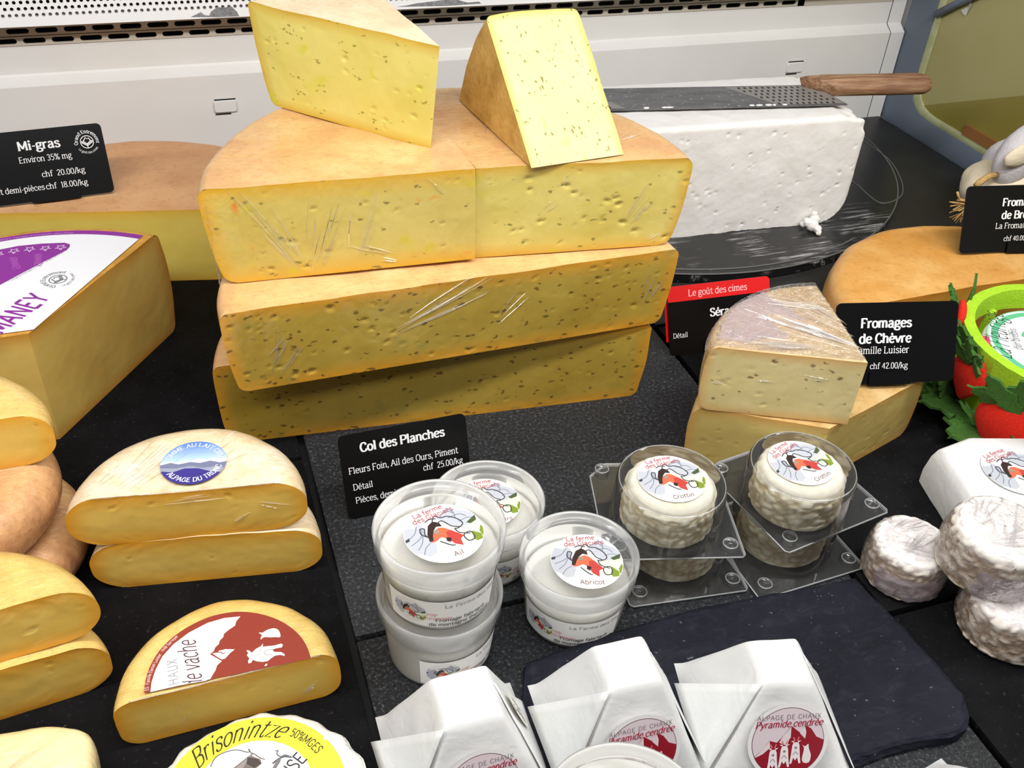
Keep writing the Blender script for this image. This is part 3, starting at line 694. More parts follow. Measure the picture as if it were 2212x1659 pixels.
def tab(px, py):
    p = ony(px, py, YW-.012); w, h = .0125, .0072
    outl = rrect(2*w, 2*h, .003, 4, -w, -h); inn = rrect(2*w-.003, 2*h-.003, .002, 4, -w+.0015, -h+.0015)
    V = [(p[0]+x, YW-.0123, p[2]+z) for x, z in outl]+[(p[0]+x, YW-.0150, p[2]+z+.0008) for x, z in inn]
    n = len(outl); Fc = [(i, (i+1) % n, n+(i+1) % n, n+i) for i in range(n)]+[tuple(range(n, 2*n))]
    o = mesh('pressed_tab', V, Fc, M_WHITE, wall, smooth=True, angle=40)
    V, Fc = boxm(p[0]-w*.85, p[0]+w*.9, YW-.0128, YW-.0119, p[2]+h+.0001, p[2]+h+.0012)
    mesh('tab_slit', V, Fc, M_DARKHOLE, o, smooth=False)
    V, Fc = boxm(p[0]-w*.9, p[0]+w*.4, YW-.0128, YW-.0119, p[2]-h-.0012, p[2]-h-.0003)
    mesh('tab_slit', V, Fc, M_DARKHOLE, o, smooth=False)
tab(487, 230); tab(1716, 146)

# right end wall: blue-grey seal round an olive pane
wr = mesh('wall_right', [(XR+.010, -.3, -.03), (XR+.010, 1.07, -.03), (XR+.010, 1.07, .45), (XR+.010, -.3, .45)], [(0, 1, 2, 3)], M_WHITE, smooth=False)
tag(wr, 'right end wall of the display case', None, None, 'structure')
def yz(outl, x): return [(x, y, z) for y, z in outl]
outer = [(1.044, .30), (1.047, .02), (1.045, .008), (1.038, .000), (1.02, -.002), (.20, -.002), (.20, .30)]
inner = [(.9985, .30), (.9985, .150), (.9985, .062), (.995, .045), (.988, .036), (.975, .029), (.95, .026), (.20, .0225), (.20, .30)]
def ring(name, o, i, x, mat, th):
    bm = bmesh.new()
    n = max(len(o), len(i))
    def res(P, k):
        P = np.array(P); d = np.r_[0, np.cumsum(np.hypot(*np.diff(P, axis=0).T))]; d /= d[-1]
        return [(np.interp(t, d, P[:, 0]), np.interp(t, d, P[:, 1])) for t in np.linspace(0, 1, k)]
    k = 90; A = res(o, k); B = res(i, k)
    Cc = [((a[0]+b[0])/2, (a[1]+b[1])/2) for a, b in zip(A, B)]
    V = yz(A, x+th)+yz(A, x+th*.25)+yz(Cc, x)+yz(B, x+th*.25)+yz(B, x+th)
    Fc = []
    for r in range(4):
        for j in range(k-1): Fc.append((r*k+j, r*k+j+1, (r+1)*k+j+1, (r+1)*k+j))
    return mesh(name, V, Fc, mat, wr, smooth=True, angle=50)
outer = [(1.044, .30), (1.047, .02), (1.045, .008), (1.038, .000), (1.02, -.002), (.20, -.002)]
inner = [(.9985, .30), (.9985, .150), (.9985, .062), (.995, .045), (.988, .036), (.975, .029), (.95, .026), (.20, .0225)]
ring('gasket', outer, inner, XR, M_GASKET, .009)
inner2 = [(.9885, .30), (.9885, .150), (.9885, .066), (.984, .051), (.976, .042), (.963, .0365), (.945, .0345), (.20, .031)]
ring('pane_edge', [(y+.001, z-.0005) for y, z in inner], inner2, XR+.002, M_PANEEDGE, .006)
mid = [(.5*(a[0]+b[0])+.001, .5*(a[1]+b[1])) for a, b in zip([(1.02, .03), (1.0, .012), (.9, .0105), (.20, .0100)], [(1.02, .03), (1.0, .012), (.9, .0105), (.20, .0100)])]
mesh('gasket_seam', *tube(yz([(1.021, .052), (1.019, .034), (1.012, .020), (.996, .0125), (.90, .0110), (.20, .0095)], XR+.0012), .0011, 6), M_GASKET2, wr)
# mitred corner brace of the seal at the top
mesh('corner_brace', *tube([(XR-.001, .992, .150), (XR-.001, .965, .170), (XR-.001, .90, .215)], .005, 8), M_GASKET, wr)
_a, _b = onx(1990, 228, XR), onx(2205, 207, XR); ZA = _a[2]+(1.0-_a[1])*(_b[2]-_a[2])/(_b[1]-_a[1]); ZB = _a[2]+(.20-_a[1])*(_b[2]-_a[2])/(_b[1]-_a[1])  # sloped edge of a reflection, put into the pane as two tones
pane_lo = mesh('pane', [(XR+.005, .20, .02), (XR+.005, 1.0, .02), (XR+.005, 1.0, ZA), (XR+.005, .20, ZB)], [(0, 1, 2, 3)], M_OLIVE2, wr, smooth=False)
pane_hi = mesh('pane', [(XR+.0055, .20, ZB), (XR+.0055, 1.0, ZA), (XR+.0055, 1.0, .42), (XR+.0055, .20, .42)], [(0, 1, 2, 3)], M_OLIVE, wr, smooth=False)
p0_ = onx(2068, 312, XR); p1_ = onx(2145, 378, XR)
mesh('wood_strip', *boxm(XR+.0015, XR+.0045, p1_[1]-.05, p0_[1], .0345, .0475), M_WOODSTRIP, wr, smooth=False)
random.seed(4)
P = [onx(px, py, XR+.004) for px, py in [(2088, -30), (2098, 12), (2076, 22), (2080, 30), (2086, 34), (2090, 26), (2096, 14), (2100, -30)]]
mesh('torn_tape', [(p[0], p[1], p[2]) for p in P], [tuple(range(len(P)))], M_PAPER, wr, smooth=False)
# ================================================================== cheeses cut from wheels
def raylen(T, th, R):
    dx, dy = math.cos(th), math.sin(th); b = T[0]*dx+T[1]*dy; c = T[0]**2+T[1]**2-R*R
    return -b+math.sqrt(max(b*b-c, 0))
def piece(root, R, h, T, a0, a1, m_rind, m_paste, fil=.010, bulge=.003, holes=(0, .001, .003), seed=1, cell=.0014, amp=.0008, puff=0.0, flare=0.0, tipshift=(0, 0)):
    """piece of a wheel of radius R round the root's origin, cut from the point T along the angles a0 and a1 (ccw)"""
    a0, a1 = math.radians(a0), math.radians(a1); rnd = random.Random(seed)
    def inset(z):
        f = min(fil, h*.49)
        e = 0.0
        if z < f: e = f-math.sqrt(max(f*f-(f-z)**2, 0))
        elif z > h-f: e = f-math.sqrt(max(f*f-(f-(h-z))**2, 0))
        return e-bulge*(1-(2*z/h-1)**2)-flare*(z/h)
    def P(th, s, z):
        ring_p = (math.cos(th)*R, math.sin(th)*R, z)
        Tz = (T[0]+tipshift[0]*z/h, T[1]+tipshift[1]*z/h)
        t = raylen(Tz, th, R-inset(z)+amp*1.6*fbm(ring_p, 30, seed))*s
        x, y = Tz[0]+math.cos(th)*t, Tz[1]+math.sin(th)*t
        rr = math.hypot(x, y)/R
        zz = z+(z/h)*(amp*2*fbm((x, y, 0), 22, seed+3)+puff*(1-min(rr, 1)**2))
        return (x, y, zz)
    # z levels: dense in the rounded shoulders
    nzl = max(10, int(h/.004)); f = min(fil, h*.49)
    zl = sorted(set([round(v, 6) for v in list(np.linspace(f, h-f, nzl))+[f*(1-math.cos(q)) for q in np.linspace(0, PI/2, 7)]+[h-f*(1-math.cos(q)) for q in np.linspace(0, PI/2, 7)]]))
    nth = max(12, int((a1-a0)*R/.004)); ths = np.linspace(a0, a1, nth)
    ntop = 18
    V = []
    for th in ths:
        for s in (0, .5, .9): V.append(P(th, s, 0.0))
        for z in zl: V.append(P(th, 1.0, z))
        for s in np.linspace(1, 0, ntop)[1:]: V.append(P(th, s, h))
    k = 3+len(zl)+ntop-1
    ro = mesh('rind', V, gridfaces(nth, k), m_rind, root, smooth=True, angle=50)
    # cut faces
    FV = []; FF = []; ED = []
    chord = abs((a1-a0)-PI) < 1e-3
    H = []
    L = max(raylen(T, a0, R), raylen(T, a1, R))
    n, r0, r1 = holes
    for i in range(n):
        u = rnd.uniform(-L, L); zc = rnd.uniform(.004, h-.004); r = r0+(r1-r0)*rnd.random()**2.2
        H.append((u, zc, r*rnd.uniform(1.0, 1.9), r*rnd.uniform(.55, 1.0), rnd.uniform(-.5, .5), rnd.uniform(0, 50)))
    HA = np.array(H) if H else None
    for fi, (th, sg) in enumerate(((a0, 1), (a1, -1))):
        Lf = raylen(T, th, R); ns = max(8, int(Lf/cell)); nz_ = max(8, int(h/cell))
        inn = np.array((-math.sin(th), math.cos(th)))*sg; off = len(FV)
        for s in np.linspace(0, 1, ns):
            for z in np.linspace(0, h, nz_):
                x, y, zz = P(th, s, z); u = s*Lf*(1 if sg > 0 else -1)
                e = min(z, h-z, (1-s)*Lf); fade = min(1.0, e/.003, (s*Lf/.002) if not chord else 1.0)
                d = fade*.0006*(fbm((u, z, seed), 35, seed)+.3*fbm((u, z, seed), 180, seed))
                if HA is not None:
                    du = u-HA[:, 0]; dz = z-HA[:, 1]; near = (np.abs(du) < .012) & (np.abs(dz) < .012)
                    for q in HA[near]:
                        c, sn = math.cos(q[4]), math.sin(q[4]); a = ((u-q[0])*c+(z-q[1])*sn)/q[2]; b = (-(u-q[0])*sn+(z-q[1])*c)/q[3]
                        rr = a*a+b*b+.55*nz((u, z, 0), 420, q[5])
                        if rr < 1: d += fade*min(q[2], q[3])*1.1*math.sqrt(max(0, 1-rr))
                FV.append((x+inn[0]*d, y+inn[1]*d, zz)); ED.append(e)
        FF += gridfaces(ns, nz_, off=off, flip=(sg < 0))
    po = mesh('paste', FV, FF, m_paste, root, smooth=True, attrs={'edge': ED})
    return ro, po
def cheese(name, label, cat, O, rz, z, group=None, tilt=None):
    return thing(name, label, cat, (O[0], O[1], z), rz, group, rot=((tilt[0], tilt[1], rz) if tilt else None))
R_ = math.radians
def folds(root, fn, lines, seed, w=.0009, hgt=.0005, name='film_fold_glint'):
    """pulled creases of the cling film: thin tapering ridges, whitened to give its glints; fn(u,v,w) lays them on a face"""
    rnd = random.Random(seed); V = []; Fc = []
    for (u0, v0, u1, v1, n, spread) in lines:
        for k in range(n):
            du, dv = rnd.uniform(-spread, spread), rnd.uniform(-spread, spread); a = np.array((u0+du*.3, v0+dv*.3)); b = np.array((u1+du, v1+dv))
            t0, t1 = rnd.uniform(0, .35), rnd.uniform(.55, 1.0); p0_, p1_ = a+(b-a)*t0, a+(b-a)*t1; d = p1_-p0_; L = np.hypot(*d)
            if L < 1e-6: continue
            d /= L; nn = np.array((-d[1], d[0])); m = 9; ww = w*rnd.uniform(.5, 1.2)*.5; o = len(V); bow = rnd.uniform(-.03, .03)*L
            for i in range(m):
                t_ = i/(m-1); tp = math.sin(PI*min(.97, max(.03, t_)))**.6; c_ = p0_+d*L*t_+nn*(bow*math.sin(PI*t_)+.0002*rnd.uniform(-1, 1))
                for s_, h_ in ((-1, 0), (0, 1), (1, 0)): q_ = c_+nn*s_*ww*tp; V.append(fn(q_[0], q_[1], .0003+h_*hgt*tp))
            for i in range(m-1):
                for j in range(2): Fc.append((o+i*3+j, o+(i+1)*3+j, o+(i+1)*3+j+1, o+i*3+j+1))
    return tag(mesh(name, V, Fc, M_FOLD, root, smooth=False), kind='stuff')
def face_fn(a, sg, T=(0, 0)):
    a = math.radians(a); dx, dy = math.cos(a), math.sin(a); ox, oy = (dy*sg, -dx*sg)
    return lambda u, v, w: (T[0]+dx*u+ox*w, T[1]+dy*u+oy*w, v)
def rim_film(root, pts, seed, r=.0007):
    """welded edge of the film running along a cut edge"""
    P = []; n = 60; pts = np.array(pts, float); dd = np.r_[0, np.cumsum(np.linalg.norm(np.diff(pts, axis=0), axis=1))]; dd /= dd[-1]
    for i in range(n):
        p_ = [np.interp(i/(n-1), dd, pts[:, k]) for k in range(3)]; P.append((p_[0], p_[1]+.0004*nz((i*.7, 0, 0), 1, seed), p_[2]+.0004*nz((i*.6, 3, 0), 1, seed)))
    mesh('film_edge', *tube(P, [r*(.5+.9*abs(nz((i*.9, 5, 0), 1, seed))) for i in range(n)], 6), M_FOLD, root)

# --- the stack in the middle
c = cheese('half_cheese_wheel', 'half wheel of herb-flecked yellow cheese at the foot of the stack', 'cheese', (.1610, .5655), R_(-4.6), 0)
piece(c, .1610, .0705, (0, 0), 0, 180, M_RIND_COL, M_PASTE_HERB, .006, .002, (70, .0004, .0013), 3, flare=.004)
c = cheese('half_cheese_wheel', 'half wheel with dark herb flecks, second from the bottom of the stack', 'cheese', (.1715, .5475), R_(1.2), .0713, tilt=(0, R_(-.0)))
piece(c, .1590, .0640, (0, 0), 0, 180, M_RIND_COL, M_PASTE_HERB, .006, .002, (130, .0005, .0017), 4, flare=.007)
folds(c, face_fn(0, 1), [(-.05, .030, .02, .060, 10, .010), (-.135, .008, -.120, .040, 5, .010), (.140, .015, .155, .050, 5, .008), (.02, .020, .045, .045, 3, .006), (-.12, .045, -.14, .020, 2, .004)], 4)
c = cheese('cheese_quarter', 'quarter wheel with orange chilli spots, film-wrapped, on the left top of the stack', 'cheese', (.1835, .5665), R_(-4.5), .1392, tilt=(0, R_(-1.2)))
piece(c, .1690, .0685, (0, 0), 98, 180, M_RIND_COL, M_PASTE_CHILI, .007, .003, (95, .0005, .0019), 5, flare=.009)
folds(c, face_fn(180, -1), [(.118, .004, .150, .062, 9, .012), (.112, .002, .095, .058, 7, .014), (.085, .004, .070, .050, 4, .012), (.055, .010, .085, .022, 3, .006), (.020, .052, .030, .064, 2, .003), (.05, .004, .075, .012, 3, .004)], 5)
CQ = c
c = cheese('cheese_quarter', 'quarter wheel with many small eyes under the hay-flower wedge', 'cheese', (.1845, .5730), R_(-6), .1362)
piece(c, .1475, .0682, (0, 0), 0, 100, M_RIND_COL, M_PASTE_COL, .008, .002, (95, .0006, .0021), 6, flare=.009)
folds(c, face_fn(0, 1), [(.110, .018, .128, .044, 7, .010), (.06, .050, .066, .062, 2, .003), (.130, .006, .140, .014, 2, .004), (.045, .030, .060, .046, 2, .004)], 6)
folds(c, lambda u, v, w: (u, v, .0690+w), [(.02, .04, .05, .085, 4, .02), (.10, .03, .13, .055, 6, .014)], 16)
# --- two loose wedges on top of it
def solve_O(T, l0, a0, l1, a1, R):
    A = np.array((l0*math.cos(a0), l0*math.sin(a0))); B = np.array((l1*math.cos(a1), l1*math.sin(a1))); m = (A+B)/2; d = B-A; L = np.hypot(*d); n = np.array((-d[1], d[0]))/L
    k = math.sqrt(R*R-L*L/4); O = m+n*k
    O2 = m-n*k; return O if np.hypot(*O) < np.hypot(*O2) else O2      # centre relative to the tip
a0, a1 = R_(96), R_(132.4)
Oc = solve_O((0, 0), .132, a0, .138, a1, .165)
tip = np.array((.1615, .6045))
c = cheese('cheese_wedge', 'yellow garlic-flecked wedge standing on the left quarter wheel', 'cheese', tip+Oc, 0, .2066)
piece(c, .165, .0705, tuple(-Oc), 96, 132.4, M_RIND_PALE, M_PASTE_GARLIC, .004, .002, (60, .0005, .0016), 7, cell=.0012, flare=.016, tipshift=(.0055, -.002))
# wedge lying on its cut side: local x along AB, local y up, local z along the wheel axis
A = onz(1148, 363, .2058); B = onz(988, 212, .2058); A2 = onz(1335, 325, .2058)
ex = _n(B-A); ey = np.array((0, 0, 1.)); ez = _n(np.cross(ex, ey))
if ez @ (A2-A) < 0: ez = -ez
Oh = solve_O((0, 0), .131, 0, .113, R_(41.5), .165)
hw = thing('cheese_wedge', 'pale hay-flower wedge lying on its cut side on the stack', 'cheese')
Mw = Matrix.Identity(4)
for i in range(3): Mw[i][0], Mw[i][1], Mw[i][2] = ex[i], ey[i], ez[i]
oo = A+ex*Oh[0]+ey*Oh[1]
for i in range(3): Mw[i][3] = oo[i]
hw.matrix_world = Mw
piece(hw, .165, .0715, tuple(-Oh), 0, 41.5, M_RIND_HAY, M_PASTE_HAY, .004, .002, (20, .0004, .0008), 8, cell=.0012)
bpy.context.view_layer.update()

# --- half wheel behind the price card on the left
c = cheese('half_cheese_wheel', 'low half wheel with smooth orange rind against the back wall', 'cheese', (-.055, .8315), R_(-11), 0)
piece(c, .158, .0720, (0, 0), 0, 180, M_RIND_MIGRAS, M_PASTE_MIGRAS, .006, .002, (14, .0006, .0012), 9, cell=.002)

# --- big wedge with the violet paper label
BW = np.array((-.1185, .6165)); BWH = .0940
c = cheese('cheese_wedge', 'large brown-rinded wedge with a white and violet paper label', 'cheese', BW, 0, 0)
piece(c, .1545, BWH, (0, 0), 54.7, 180, M_RIND_BROWN, M_PASTE_WEDGE, .006, .006, (0, 0, 0), 10, cell=.002, amp=.0006)
VIO = lin(140, 44, 150); VIOL = lin(176, 92, 182); VIOD = lin(98, 30, 108); GRY = lin(120, 120, 124)
q = px_on(BWH, BW, 0)
lab = Print()
a_in = R_(57.2); r_out = .1455
base = [(.0035, .0030)]+[(r_out*math.cos(a), r_out*math.sin(a)) for a in np.linspace(a_in, R_(178), 40)]+[(-.14, .003)]
lab.poly(base, lin(240, 240, 243)); lab.up()
n = 40; aa = np.linspace(a_in, R_(178), n)
band = [(r_out*math.cos(a), r_out*math.sin(a)) for a in aa]+[((r_out-.0062)*math.cos(a), (r_out-.0062)*math.sin(a)) for a in aa[::-1]]
lab.poly(band, VIO); lab.up()
lab.text('Fromage au lait cru, mi-gras, 35% MG/ES · Fabriqué en Entremont, Valais, Suisse', 0, 0, .0019, lin(228, 180, 228), align='c', serif=False, weight=.8, arc=(0, 0, r_out-.0046, R_(98), True))
# violet sail with stars
sail = [q(*p) for p in [(0, 542), (40, 534), (90, 529), (140, 527), (151, 530), (152, 535), (145, 543), (100, 566), (50, 592), (0, 619)]]
sail = [q(-60, 560), q(-60, 650)][0:1]+sail+[q(-60, 652)]
lab.poly(sail, VIO); lab.up()
for sx_, sy_ in ((132, 537), (99, 539), (65, 541), (31, 545), (-3, 552), (-37, 560)):
    cx, cy = q(sx_, sy_); st = []
    for i in range(11):
        r = .0042 if i % 2 == 0 else .0018; an = R_(-90+36*i); st.append((cx+r*math.cos(an), cy+r*math.sin(an)))
    lab.stroke(st, .0008, lin(236, 214, 238))
p_, p2_ = q(20, 560), q(33, 595); lab.text('ARMANEY', p_[0], p_[1], .0052, VIOL, ang=math.atan2(p2_[1]-p_[1], p2_[0]-p_[0]), serif=False, weight=1.3, thin=1.2, sx=.6)
p_, p2_ = q(75, 552), q(75, 580); lab.text('ARMANEY', p_[0], p_[1], .0052, VIOL, ang=math.atan2(p2_[1]-p_[1], p2_[0]-p_[0]), serif=False, weight=1.3, thin=1.2, sx=.6)
lab.L -= 1
p_ = q(22, 612); p2_ = q(130, 553); lab.text('Fromage de montagne au lait cru · Le goût des cimes', p_[0], p_[1], .0021, GRY, ang=math.atan2(p2_[1]-p_[1], p2_[0]-p_[0]), serif=False, weight=.7, sx=.75)
# ANEY in tall violet capitals, reading up the cut edge
pa, pb = q(9, 713), q(108, 640); an = math.atan2(pb[1]-pa[1], pb[0]-pa[0])
sz = .0176; wtot = lab.width('ARMANEY', sz)
pe = q(112, 645)
lab.text('ARMANEY', pe[0], pe[1], sz, VIO, ang=an, align='r', serif=False, weight=1.25, thin=1.15, sx=.62)
def entremont(pr, cx, cy, r, col, ang=0.0):
    pr.disc(cx, cy, r*.52, col, 28, r0=r*.46)
    f = lambda x, y: (cx+r*.5*(x*math.cos(ang)-y*math.sin(ang)), cy+r*.5*(x*math.sin(ang)+y*math.cos(ang)))
    pr.stroke([f(*p) for p in [(-.55, .1), (-.1, .75), (.1, .45), (.3, .62), (.6, .1)]], r*.07, col)
    for dy in (.0, -.18, -.36): pr.stroke([f(*p) for p in crom([(-.85, .15+dy*.6), (-.45, .05+dy), (0, -.3+dy*.9)], 3)], r*.055, col); pr.stroke([f(*p) for p in crom([(.85, .15+dy*.6), (.45, .05+dy), (0, -.3+dy*.9)], 3)], r*.055, col)
    pr.stroke([f(0, -.2), f(0, -.95)], r*.06, col)
    pr.text('Grand Entremont', 0, 0, r*.26, col, align='c', weight=1.2, thin=.9, arc=(cx, cy, r*.70, ang+PI/2, True), sx=.9)
    pr.text('Le goût des cimes', 0, 0, r*.18, col, align='c', weight=.9, thin=.8, serif=False, arc=(cx, cy, r*.92, ang-PI/2, False), sx=.9)
e_ = q(126, 606); entremont(lab, e_[0], e_[1], .0125, lin(110, 110, 114), an+.3)
lb = lab.build('paper_label', plane_fn((0, 0, BWH+.0009)), c); lb['label'] = 'white and violet paper label'

# --- tomme halves with the blue round sticker
def tomme_half(label, O, rz, z, Rr, h, off, mr, seed, fil=.016, tilt=None, group=None, bulge=.004, a=(0, 180), puff=0.0, mp=None, nh=5):
    c = cheese('half_tomme', label, 'cheese', O, rz, z, group, tilt)
    piece(c, Rr, h, (0, off), a[0], a[1], mr, mp or M_PASTE_TOMME, fil, bulge, (nh, .0008, .0018), seed, cell=.0014, amp=.0012, puff=puff)
    return c
tomme_half('film-wrapped tomme half lying under the one with the blue sticker', (-.0235, .4475), R_(-9.0), 0, .0655, .0385, 0, M_RIND_TOMME, 21, .015)
TR_O = (-.0300, .4490); TR_R = R_(-8.2); TR_Z = .0390; TR_H = .0380
c = tomme_half('film-wrapped tomme half with a round blue mountain sticker', TR_O, TR_R, TR_Z, .0655, TR_H, 0, M_RIND_TOMME, 22, .0155)
q = px_on(TR_Z+TR_H, TR_O, TR_R)
cc = q(419, 1002); r_ = .0195
lab = Print(); lab.clip_circle(cc[0], cc[1], r_)
S = lambda x, y: (cc[0]+x*r_, cc[1]+y*r_)
for i in range(12):
    y0 = 1-i/12*1.0; y1 = y0-1/12; k = i/11
    lab.poly([S(-1, y1), S(1, y1), S(1, y0), S(-1, y0)], tuple(np.array(lin(84, 122, 214))*(1-k)+np.array(lin(186, 214, 246))*k))
lab.up(); lab.poly([S(*p) for p in [(-1, .06), (-.75, .12), (-.5, .06), (-.3, .14), (-.1, .08), (.15, .17), (.4, .08), (.6, .16), (.85, .10), (1, .14), (1, -.25), (-1, -.25)]], lin(226, 230, 240)); lab.up()
lab.poly([S(*p) for p in [(-1, -.02), (-.7, .06), (-.45, -.04), (-.1, .03), (.2, -.05), (.5, .02), (.8, -.10), (1, -.06), (1, -1), (-1, -1)]], lin(118, 122, 150)); lab.up()
lab.poly([S(*p) for p in [(-1, -.16), (-.5, -.22), (-.1, -.16), (.3, -.30), (.7, -.26), (1, -.38), (1, -1), (-1, -1)]], lin(150, 156, 176)); lab.up()
lab.poly([S(*p) for p in [(-1, -.3), (-.6, -.40), (-.25, -.26), (.15, -.30), (.6, -.52), (1, -.58), (1, -1), (-1, -1)]], lin(62, 52, 134)); lab.up()
lab.text('TOMME AU LAIT CRU', 0, 0, r_*.17, lin(235, 240, 252), align='c', weight=1.1, arc=(cc[0], cc[1], r_*.74, R_(92), True), sx=.95)
lab.text('ALPAGE DU TRONC', 0, 0, r_*.18, lin(245, 246, 252), align='c', weight=1.3, arc=(cc[0], cc[1], r_*.90, R_(-82), False), sx=.95)
folds(c, lambda u, v, w: (u, v, TR_H+.0006+w), [(-.040, .008, -.012, .048, 5, .010), (-.030, .005, .0, .040, 5, .012), (.0, .012, .036, .046, 5, .012), (-.05, .010, -.035, .030, 3, .006)], 22); folds(c, face_fn(0, 1), [(-.02, .030, .03, .034, 3, .004), (.022, .008, .036, .014, 2, .003), (.04, .024, .056, .018, 3, .004)], 23); rim_film(c, [(-.052, -.0002, TR_H+.0005), (.052, -.0002, TR_H+.0005)], 3, .0004)
lb = lab.build('sticker', plane_fn((0, 0, TR_H+.0010)), c); lb['label'] = 'round blue mountain sticker'

# --- tomme half with the red-brown label
VA_O = (-.0205, .3405); VA_R = R_(.6); VA_H = .0375
c = tomme_half('tomme half with a red-brown and white half-round label', VA_O, VA_R, 0, .0575, VA_H, 0, M_RIND_TOMME2, 23, .010, bulge=.002)
q = px_on(VA_H, VA_O, VA_R); RED = lin(146, 56, 40); DK = lin(88, 56, 60)
Z4 = lambda x, y: q(290+x/5.395, 1310+y/5.395)
lab = Print()
arc_o = [Z4(*p) for p in [(118, 1026), (135, 880), (190, 710), (290, 540), (440, 385), (640, 245), (880, 135), (1100, 85), (1250, 75), (1400, 88), (1560, 125), (1720, 190), (1860, 285), (1960, 390), (2030, 520), (2056, 620)]]
lab.poly(crom(arc_o, 4), RED); lab.up()
white = [Z4(*p) for p in [(192, 1012), (205, 900), (250, 760), (330, 600), (460, 455), (640, 320), (860, 205), (1050, 150), (1240, 130), (1190, 190), (1178, 238), (1100, 290), (1048, 335), (1040, 372), (1000, 412), (990, 452), (945, 495), (930, 535), (885, 572), (1025, 652), (970, 700), (950, 760), (915, 815), (890, 862), (850, 872), (840, 880), (720, 900), (520, 938)]]
lab.poly(white, lin(243, 242, 240)); lab.up()
lab.poly([Z4(*p) for p in [(912, 562), (985, 552), (990, 530), (1040, 522), (1060, 512), (1175, 515), (1120, 560), (1060, 625), (1020, 632), (980, 610)]], lin(240, 238, 236))
lab.curve([Z4(*p) for p in [(985, 560), (1010, 545), (1030, 565), (1060, 555)]], .0005, RED)
cow = [Z4(*p) for p in [(1310, 525), (1345, 530), (1372, 556), (1420, 510), (1480, 478), (1502, 447), (1500, 486), (1560, 478), (1640, 470), (1715, 447), (1735, 462), (1722, 492), (1650, 505), (1608, 522), (1640, 545), (1715, 547), (1755, 572), (1755, 592), (1700, 580), (1640, 590), (1590, 625), (1560, 652), (1500, 662), (1430, 655), (1385, 638), (1365, 672), (1335, 680), (1328, 655), (1345, 620), (1315, 585), (1330, 560)]]
lab.poly(cow, lin(244, 243, 241))
lab.poly(crom([Z4(*p) for p in [(1452, 320), (1495, 322), (1530, 300), (1590, 275), (1650, 272), (1690, 300), (1705, 345), (1700, 375), (1650, 372), (1590, 376), (1530, 372), (1495, 385), (1480, 402), (1475, 380), (1490, 350), (1452, 320)]], 2), lin(244, 243, 241))
lab.poly([Z4(*p) for p in [(1520, 712), (1530, 690), (1552, 680), (1550, 705)]], lin(244, 243, 241)); lab.up()
lab.curve([Z4(*p) for p in [(1395, 590), (1430, 585), (1465, 545), (1480, 500)]], .0007, lin(196, 194, 196)); lab.curve([Z4(*p) for p in [(1620, 520), (1560, 520), (1515, 555), (1550, 582), (1610, 575)]], .0005, lin(176, 170, 172)); lab.curve([Z4(*p) for p in [(1545, 300), (1535, 335), (1560, 365)]], .0004, lin(196, 194, 196))
# text up the label
def up_text(txt, a, b, size, col, **kw):
    pa, pb = Z4(*a), Z4(*b); an = math.atan2(pb[1]-pa[1], pb[0]-pa[0]); lab.text(txt, pa[0], pa[1], size, col, ang=an, **kw)
lab.clip_line(*Z4(520, 936), *np.array((-(Z4(890, 860)[1]-Z4(520, 936)[1]), (Z4(890, 860)[0]-Z4(520, 936)[0]))))
up_text('ALPAGE LA CHAUX', (497, 612), (490, 532), .0052, lin(150, 146, 150), serif=False, weight=.75, thin=.7, sp=.9, sx=.80, align='r')
lab.clip = None; lab.clip_line(*Z4(520, 936), *np.array((-(Z4(890, 860)[1]-Z4(520, 936)[1]), (Z4(890, 860)[0]-Z4(520, 936)[0]))))
up_text('Tomme de vache', (712, 395), (704, 350), .0098, DK, serif=False, weight=.75, thin=.5, slant=.25, sx=.60, align='r')
lab.clip = None
pts = [np.array(Z4(*p)) for p in [(145, 1030), (165, 890), (215, 730), (300, 580), (400, 455), (530, 340)]]
A_ = np.array([np.r_[2*p, 1] for p in pts]); s_ = np.linalg.lstsq(A_, np.array([p @ p for p in pts]), rcond=None)[0]; rr_ = math.sqrt(s_[2]+s_[0]**2+s_[1]**2)
am = math.atan2(*(pts[2]*.5+pts[3]*.5-s_[:2])[::-1])
lab.text('ES · Famille Daniel Luisier · 1948 Sarreyer', 0, 0, .0018, lin(246, 214, 206), align='c', serif=False, weight=1.0, thin=.8, arc=(s_[0], s_[1], rr_-.0009, am, True), sx=.80)
rim_film(c, [(-.050, -.0002, VA_H+.0004), (.050, -.0002, VA_H+.0004)], 8, .0006); folds(c, face_fn(0, 1), [(.035, .006, .048, .016, 4, .004), (-.03, .010, -.02, .026, 2, .006)], 29)
lb = lab.build('paper_label', plane_fn((0, 0, VA_H+.0009)), c); lb['label'] = 'red-brown and white half-round label'

# --- tommes at the left edge
tomme_half('yellow film-wrapped tomme half on top of the round tommes', (-.1690, .4930), R_(1), .0800, .0680, .0365, 0, M_RIND_TOMME2, 31, .014)
for i, (o, z, lbl, m) in enumerate((((-.1680, .4975), .0405, 'whole film-wrapped tomme under the yellow tomme half', M_RIND_PINK), ((-.1600, .4970), .0, 'whole pinkish tomme at the bottom of the round tommes', M_RIND_PINK))):
    t_ = thing('tomme', lbl, 'cheese', (o[0], o[1], z))
    prof = [(.0, 0), (.038, 0)]+[(.0490+.0175*math.cos(a), .0195+.0195*math.sin(a)) for a in np.linspace(-PI/2, PI/2, 16)]+[(.034, .0392), (.02, .0396), (.0005, .0398)]
    V, Fc = lathe(prof, 72); V = [(x*(1+.02*fbm((x, y, z_), 25, i)), y*(1+.02*fbm((x, y, z_), 25, i+5)), z_*(1+.02*fbm((x, y, 0), 25, i+9))) for x, y, z_ in V]
    mesh('rind', V, Fc, m, t_)
